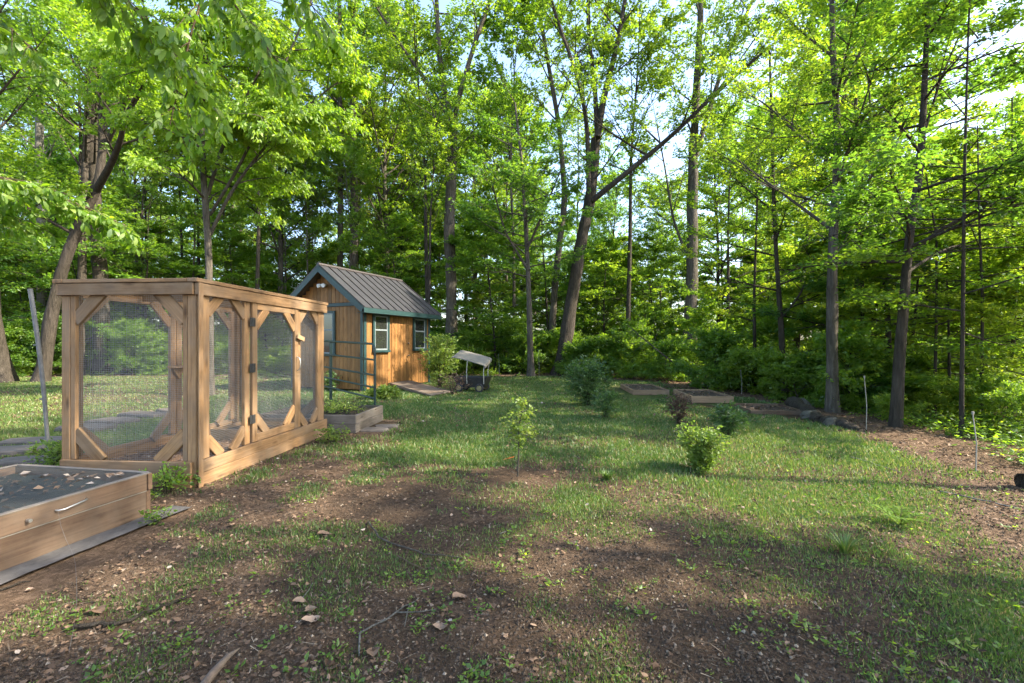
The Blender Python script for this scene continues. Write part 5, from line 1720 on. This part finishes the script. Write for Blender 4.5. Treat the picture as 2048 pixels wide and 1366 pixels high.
def sow(protos, n, ylo, yhi, dmin, sc, kind, grp, slope=1.28, edge=(-99, -.6), accept=None):
    c = 0
    for _ in range(n * 40):
        if c >= n: break
        y = math.sqrt(R.uniform(ylo ** 2, yhi ** 2)); x = R.uniform(-slope, slope) * y
        ld = float(lawn_dist(np.array([x]), np.array([y]))[0])
        if not (edge[0] < ld < edge[1]) or not free(x, y, dmin): continue
        if accept and not accept(x, y): continue
        spots.append((x, y)); c += 1
        z = zone(x, y)
        place(protos[int(R.integers(len(protos)))], x, y, R.uniform(*sc), f'{kind} {z}', f'{grp} {z}')


# heroes already standing keep others off
for o in T.values():
    spots.append((o.location.x, o.location.y))
def thin_right(x, y):
    for k in ('c3', 'c5', 'c6', 'r2', 'r3', 'c2'):
        o = T[k].location
        if y < o.y + .5 and abs(x - o.x / o.y * y) < 1.9: return False
    m = x / y
    if m > .45:
        return (R.random() < .5) and (x > 9.5 or y > 14)
    return True


sow(PD, 46, 13, 34, 1.3, (.75, 1.2), 'slender tree', 'slender trees', edge=(-99, -1.5), accept=lambda x, y: x / y < .4 or R.random() < .5)
sow(PA, 24, 23, 46, 2.1, (.8, 1.15), 'tall woodland tree', 'tall trees', accept=lambda x, y: x / y < .2 or R.random() < .4)
sow(PB, 88, 8, 36, 1.5, (.75, 1.2), 'understory tree', 'understory trees', edge=(-99, -1.7), accept=thin_right)
sow(PC, 105, 5.5, 26, .75, (.5, 1.0), 'woodland shrub', 'woodland shrubs', edge=(-4.5, -.4), accept=lambda x, y: x < 5 or (y > 10 and R.random() < .7))
sow(PA, 36, 46, 80, 3.4, (.9, 1.3), 'distant tree', 'distant trees', slope=1.3, accept=lambda x, y: x / y < .3 or R.random() < .5)
for px, d, k in ((775, 29, 1), (950, 33, 0), (560, 27, 0)):
    q = G(px, HY + F * CH / d); spots.append((q[0], q[1]))
    place(PA[k], q[0], q[1], 1.1, 'tall woodland tree', 'tall trees behind the shed')
sow(PC, 36, 20, 32, 1.2, (.7, 1.3), 'woodland shrub', 'woodland shrubs', edge=(-13, -4.0))
sow(PC, 12, 4.5, 15, .55, (.25, .5), 'woodland shrub', 'woodland shrubs', edge=(-3.2, -1.2), accept=lambda x, y: x > 3.5)
sow(PB, 34, 36, 52, 1.6, (.9, 1.3), 'distant tree', 'distant trees')
for x, y, sc, k in ((9.2, 9.6, .7, 1), (10.5, 12.0, .8, 0), (8.7, 7.7, .5, 1), (11.8, 10.2, .9, 1), (9.6, 13.8, .8, 1), (12.5, 12.4, .9, 0)):
    place(PB[k], x, y, sc, 'understory tree', 'understory trees on the right')
# one label for each: colour, kind, and its rank from the left within its part of the woods
ORD = 'first second third fourth fifth sixth seventh eighth ninth tenth eleventh twelfth thirteenth fourteenth fifteenth sixteenth seventeenth eighteenth nineteenth twentieth'.split()
TONE = {'leaf_mid': 'mid green', 'leaf_yel': 'yellow green', 'leaf_dark': 'dark green'}
fam = {}
for o in list(COL.objects):
    if o.type == 'EMPTY' and o.get('group', '').split(' ')[0] in ('tall', 'understory', 'woodland', 'distant', 'slender'):
        tone = TONE[[c for c in o.children if c.name.startswith('crown')][0].data.materials[1].name]
        kind = {'tall': 'tall woodland tree', 'understory': 'understory tree', 'woodland': 'woodland shrub', 'distant': 'distant tree', 'slender': 'bare-stemmed slender tree'}[o['group'].split(' ')[0]]
        fam.setdefault((tone, kind, zone(o.location.x, o.location.y)), []).append(o)
for (tone, kind, z), lst in fam.items():
    lst.sort(key=lambda o: o.location.x / o.location.y)
    for k, o in enumerate(lst):
        if len(lst) == 1: o['label'] = f'only {tone} {kind} {z}'
        elif k == len(lst) - 1: o['label'] = f'rightmost {tone} {kind} {z}'
        elif k == 0: o['label'] = f'leftmost {tone} {kind} {z}'
        elif k < 20: o['label'] = f'{ORD[k]} {tone} {kind} from the left {z}'
        else: o['label'] = f'{ORD[min(len(lst) - 1 - k, 19)]} last {tone} {kind} {z}'

# unseen trees added right of and behind the viewer to cast broken shade
for pr, x, y, s, lab in ((PA[2], 8.6, .2, .5, 'dark green leafy'), (PA[0], 8.2, -7.0, .7, 'rearmost mid green'), (PA[1], 14.0, -6.0, .85, 'tall yellow green'),
                         (PD[0], 12.0, 3.0, 1.0, 'bare-stemmed yellow green'), (PD[1], 10.8, 1.2, 1.0, 'bare-stemmed mid green'), (PD[0], 15.5, 6.5, 1.1, 'farthest bare-stemmed yellow green'), (PD[1], 13.2, -0.6, 1.1, 'farther bare-stemmed mid green')):
    place(pr, x, y, s, lab + ' tree added unseen beyond the right frame edge for shade', 'added shade trees beyond the right edge')


# ---- garden shrubs
def bush(name, base, h, w, n, leaf, leafmat, label, cat='shrub', flat=.4, stems=7, bark='bark_dark', asp=.5, tsig=.2, sparse=False, per=10, group=None):
    base = np.asarray(base, float)
    root = empty(name, tuple(base), label, cat, group)
    sm = MB(); TS, TD, TL = [], [], []
    for k in range(stems):
        a = k / stems * 6.28 + R.normal(0, .3); rr = w / 2 * R.uniform(.3, .8)
        tip = base + [math.cos(a) * rr, math.sin(a) * rr, h * R.uniform(.65, .95)]
        st = resample(np.array([base + [math.cos(a) * .03, math.sin(a) * .03, -.03], base * .6 + tip * .4 - [math.cos(a) * rr * .15, math.sin(a) * rr * .15, -.05 * h], tip]), 8)
        sm.tube(st, np.linspace(.008, .002, 8) * (h + .2), 6)
        for q in range(n // stems):
            f = R.uniform(.08, 1.0); x = f * 7; i = min(int(x), 6)
            p = st[i] + (st[i + 1] - st[i]) * (x - i)
            g = R.random() * 6.28; d = nrm(np.array([math.cos(g), math.sin(g), R.normal(.35, .3)]))
            l = w * .28 * R.uniform(.4, 1.1)
            if not sparse and R.random() < .6:
                o3 = nrm(R.normal(0, 1, 3)) * R.random() ** .45
                p = base + [o3[0] * w * .42, o3[1] * w * .42, h * (.52 + .40 * o3[2])]
                d = nrm(np.array([o3[0], o3[1], .3 + o3[2] * .5]) + R.normal(0, .3, 3)); l = w * .16
            TS.append(p); TD.append(d); TL.append(l)
            if q % 2 == 0: sm.tube([p, p + d * l * .5, p + d * l], [.003, .002, .001], 3, cap=False)
    one('stems', sm, M[bark], root, tuple(base)).name = 'stem_cluster'
    mb = MB(); leaves_on(mb, np.array(TS), np.array(TD), np.array(TL), per, leaf, 0, flat, .0, asp, .5, tsig)
    one('foliage', mb, M[leafmat], root, tuple(base))
    return root


bush('large_bush', G(1175, 812), 1.12, 1.05, 620, .055, 'leaf_bush', 'large dark green bush in the middle of the lawn', stems=11, per=12)
bush('small_bush', G(1212, 836), .55, .55, 170, .05, 'leaf_bush', 'small green bush just in front of the large dark bush', per=9)
bush('red_bush', G(1358, 850), .55, .5, 200, .035, 'leaf_red', 'small reddish brown shrub in front of the middle timber bed', per=9)
bush('dark_bush', G(1458, 872), .5, .45, 150, .07, 'leaf_bush', 'dark evergreen shrub right of the reddish shrub', per=9, asp=.3, flat=.2)
bush('lime_bush', G(1405, 942), .46, .66, 420, .045, 'leaf_lime', 'light green shrub on the lawn in front of the dark shrub', per=8, sparse=True)
bush('shed_shrub', G(880, 775), 1.75, 1.25, 560, .07, 'leaf_lime', 'tall light green shrub at the right corner of the shed', stems=11, per=10)
bush('woody_shrub', G(905, 790), .6, 1.0, 160, .05, 'leaf_red', 'low tangle of reddish stems below the shed corner shrub', stems=12, per=3, flat=.2)
bush('leafy_plant', G(770, 797), .26, .75, 240, .075, 'leaf_lime', 'low clump of light green leaves against the shed wall beside the ramp', stems=12, per=6, flat=.6, asp=.6)
bush('leafy_plant', G(745, 798), .28, .6, 120, .06, 'leaf_lime', 'small leafy clump at the front corner of the shed', stems=9, per=6, flat=.6, asp=.6)
bush('potted_shrub', SP(-.35, .95, 0), .65, .55, 160, .055, 'leaf_bush', 'small green shrub against the shed gable behind the gate', per=8)
bush('yellow_weed', G(110, 935), .32, .45, 110, .05, 'leaf_lime', 'bright yellow green weed between the pole and the enclosure post', stems=8, per=6)
bush('corner_weed', G(335, 985), .22, .5, 90, .04, 'leaf_mid', 'low green weeds at the enclosure corner beside the mesh-lidded bed', stems=9, per=6)
bush('corner_weed', G(665, 885), .22, .45, 90, .04, 'leaf_lime', 'low green weeds at the back corner of the enclosure', stems=8, per=6)
bush('seedling', G(275, 1052) + [.1, 0.05, 0], .12, .22, 40, .03, 'leaf_mid', 'little weed tuft beside the end of the fabric strip', stems=6, per=5)
for k, (px, py, lab) in enumerate(((1215, 960, 'bright lush grass tuft on the lawn right of the sapling'), (1690, 1105, 'lush grass tuft in the right part of the lawn'))):
    grass_clump('grass_tuft', G(px, py), 90, .13, .14, 'grass', lab, 'grass tuft')
# bed plants behind the enclosure
bush('bed_plants', EP(.1, 3.25, .22), .12, .9, 160, .04, 'leaf_lime', 'low leafy seedlings growing in the weathered grey bed', stems=16, per=6, flat=.7, asp=.6)

# sapling in the lawn
def sapling():
    b = G(1035, 952)
    root = empty('sapling', tuple(b), 'young leafy sapling with a thin bare stem standing in the lawn', 'sapling')
    tp = resample(np.array([b - ZU * .05, P(1038, 900, b[1]), P(1036, 860, b[1]), P(1042, 830, b[1]), P(1050, 800, b[1])]), 14)
    mb = MB(); mb.tube(tp, np.linspace(.011, .003, 14), 7); one('stem', mb, M['bark'], root, tuple(b))
    mb = MB(); TS, TD, TL = [], [], []
    for k in range(48):
        f = R.uniform(.42, 1); x = f * 13; i = min(int(x), 12); p = tp[i] + (tp[i + 1] - tp[i]) * (x - i)
        g = R.random() * 6.28; d = nrm(np.array([math.cos(g), math.sin(g), R.uniform(-.1, .7)])); l = R.uniform(.04, .24)
        mb.tube([p, p + d * l], [.003, .0012], 4, cap=False); TS.append(p); TD.append(d); TL.append(l)
    for k in range(10):
        f = R.uniform(.1, .45); x = f * 13; i = int(x); p = tp[i]
        g = R.random() * 6.28; d = nrm(np.array([math.cos(g), math.sin(g), .3])); mb.tube([p, p + d * R.uniform(.04, .12)], [.002, .001], 4, cap=False)
    leaves_on(mb, np.array(TS), np.array(TD), np.array(TL), 15, .046, 1, .4, .05, .55, .55, .2)
    one('foliage', mb, [M['bark_pale'], M['leaf_lime']], root, tuple(b))
    q = G(1018, 921)
    mb = MB(); v = np.array([[-.07, -.02, .0], [.06, .0, .03], [.065, .03, .032], [-.06, .02, .003]])
    v = np.concatenate([v, v - [0, 0, .003]]) + q + [0, 0, .012]
    mb.add(v, [[0, 1, 2, 3], [7, 6, 5, 4], [0, 4, 5, 1], [1, 5, 6, 2], [2, 6, 7, 3], [3, 7, 4, 0]])
    tag(one('plant_tag', mb, M['orange'], None, tuple(q)), 'orange plant tag lying at the foot of the sapling', 'tag')


sapling()


# fern in the lower right
def fern(px, py, s, label):
    b = G(px, py)
    mb = MB()
    for k in range(9):
        a = k / 9 * 6.28 + R.normal(0, .2); L = s * R.uniform(.7, 1.1)
        u = np.linspace(0, 1, 14)
        pts = np.stack([np.cos(a) * L * u * .85, np.sin(a) * L * u * .85, L * (1.05 * u - .6 * u ** 2)], 1) + b
        mb.tube(pts[::3], .002, 3, 0, .4, cap=False)
        d = nrm(np.gradient(pts, axis=0)); sd = nrm(np.cross(d, ZU))
        for sg in (-1, 1):
            n = len(pts) * 2
            pp = np.repeat(pts, 2, 0); dd = np.repeat(d, 2, 0); ss = np.repeat(sd, 2, 0)
            ln = np.repeat(L * .28 * np.sin(np.clip(u * .9 + .12, 0, 1) * math.pi) ** .8, 2) + .004
            mb.add(quads(n, pp + dd * np.tile([0, .5], len(pts))[:, None] * L / 14, nrm(ss * sg + dd * .35 + R.normal(0, .08, (n, 3))), nrm(np.tile(ZU, (n, 1)) + R.normal(0, .15, (n, 3))), ln, np.full(n, L * .05)).reshape(-1, 3),
                   np.arange(4 * n).reshape(-1, 4), 1, np.repeat(np.clip(R.normal(.5, .15, n), 0, 1), 4))
    o = one('fern', mb, [M['bark_dark'], M['leaf_mid']], None, tuple(b)); tag(o, label, 'fern')


fern(1800, 1050, .23, 'green fern on the lawn at the edge of the leaf-strewn corner')


# fallen dead branch with thin pale side branches at the wood's edge
def fallen():
    b = P(1400, 768, 15.5); b[2] = 0.05
    root = empty('fallen_branch', tuple(b), 'fallen dead branch leaning diagonally in the shrubs behind the timber beds', 'branch')
    pts = resample(np.array([b, P(1360, 735, 15.5), P(1320, 705, 15.6), P(1280, 672, 15.8), P(1255, 650, 16)]), 12)
    mb = MB(); mb.tube(pts, np.linspace(.035, .01, 12), 8); one('stem', mb, M['bark'], root, tuple(b))
    for k in range(16):
        i = R.integers(2, 11); p = pts[i]; d = nrm(np.array([R.normal(-.3, .6), R.normal(-.2, .4), R.normal(.3, .5)])); l = R.uniform(.4, 1.1)
        m2 = MB(); m2.tube([p, p + d * l * .5 + R.normal(0, .04, 3), p + d * l], [.008, .005, .002], 5); one('side_branch', m2, M['bark'], root, tuple(b))


fallen()
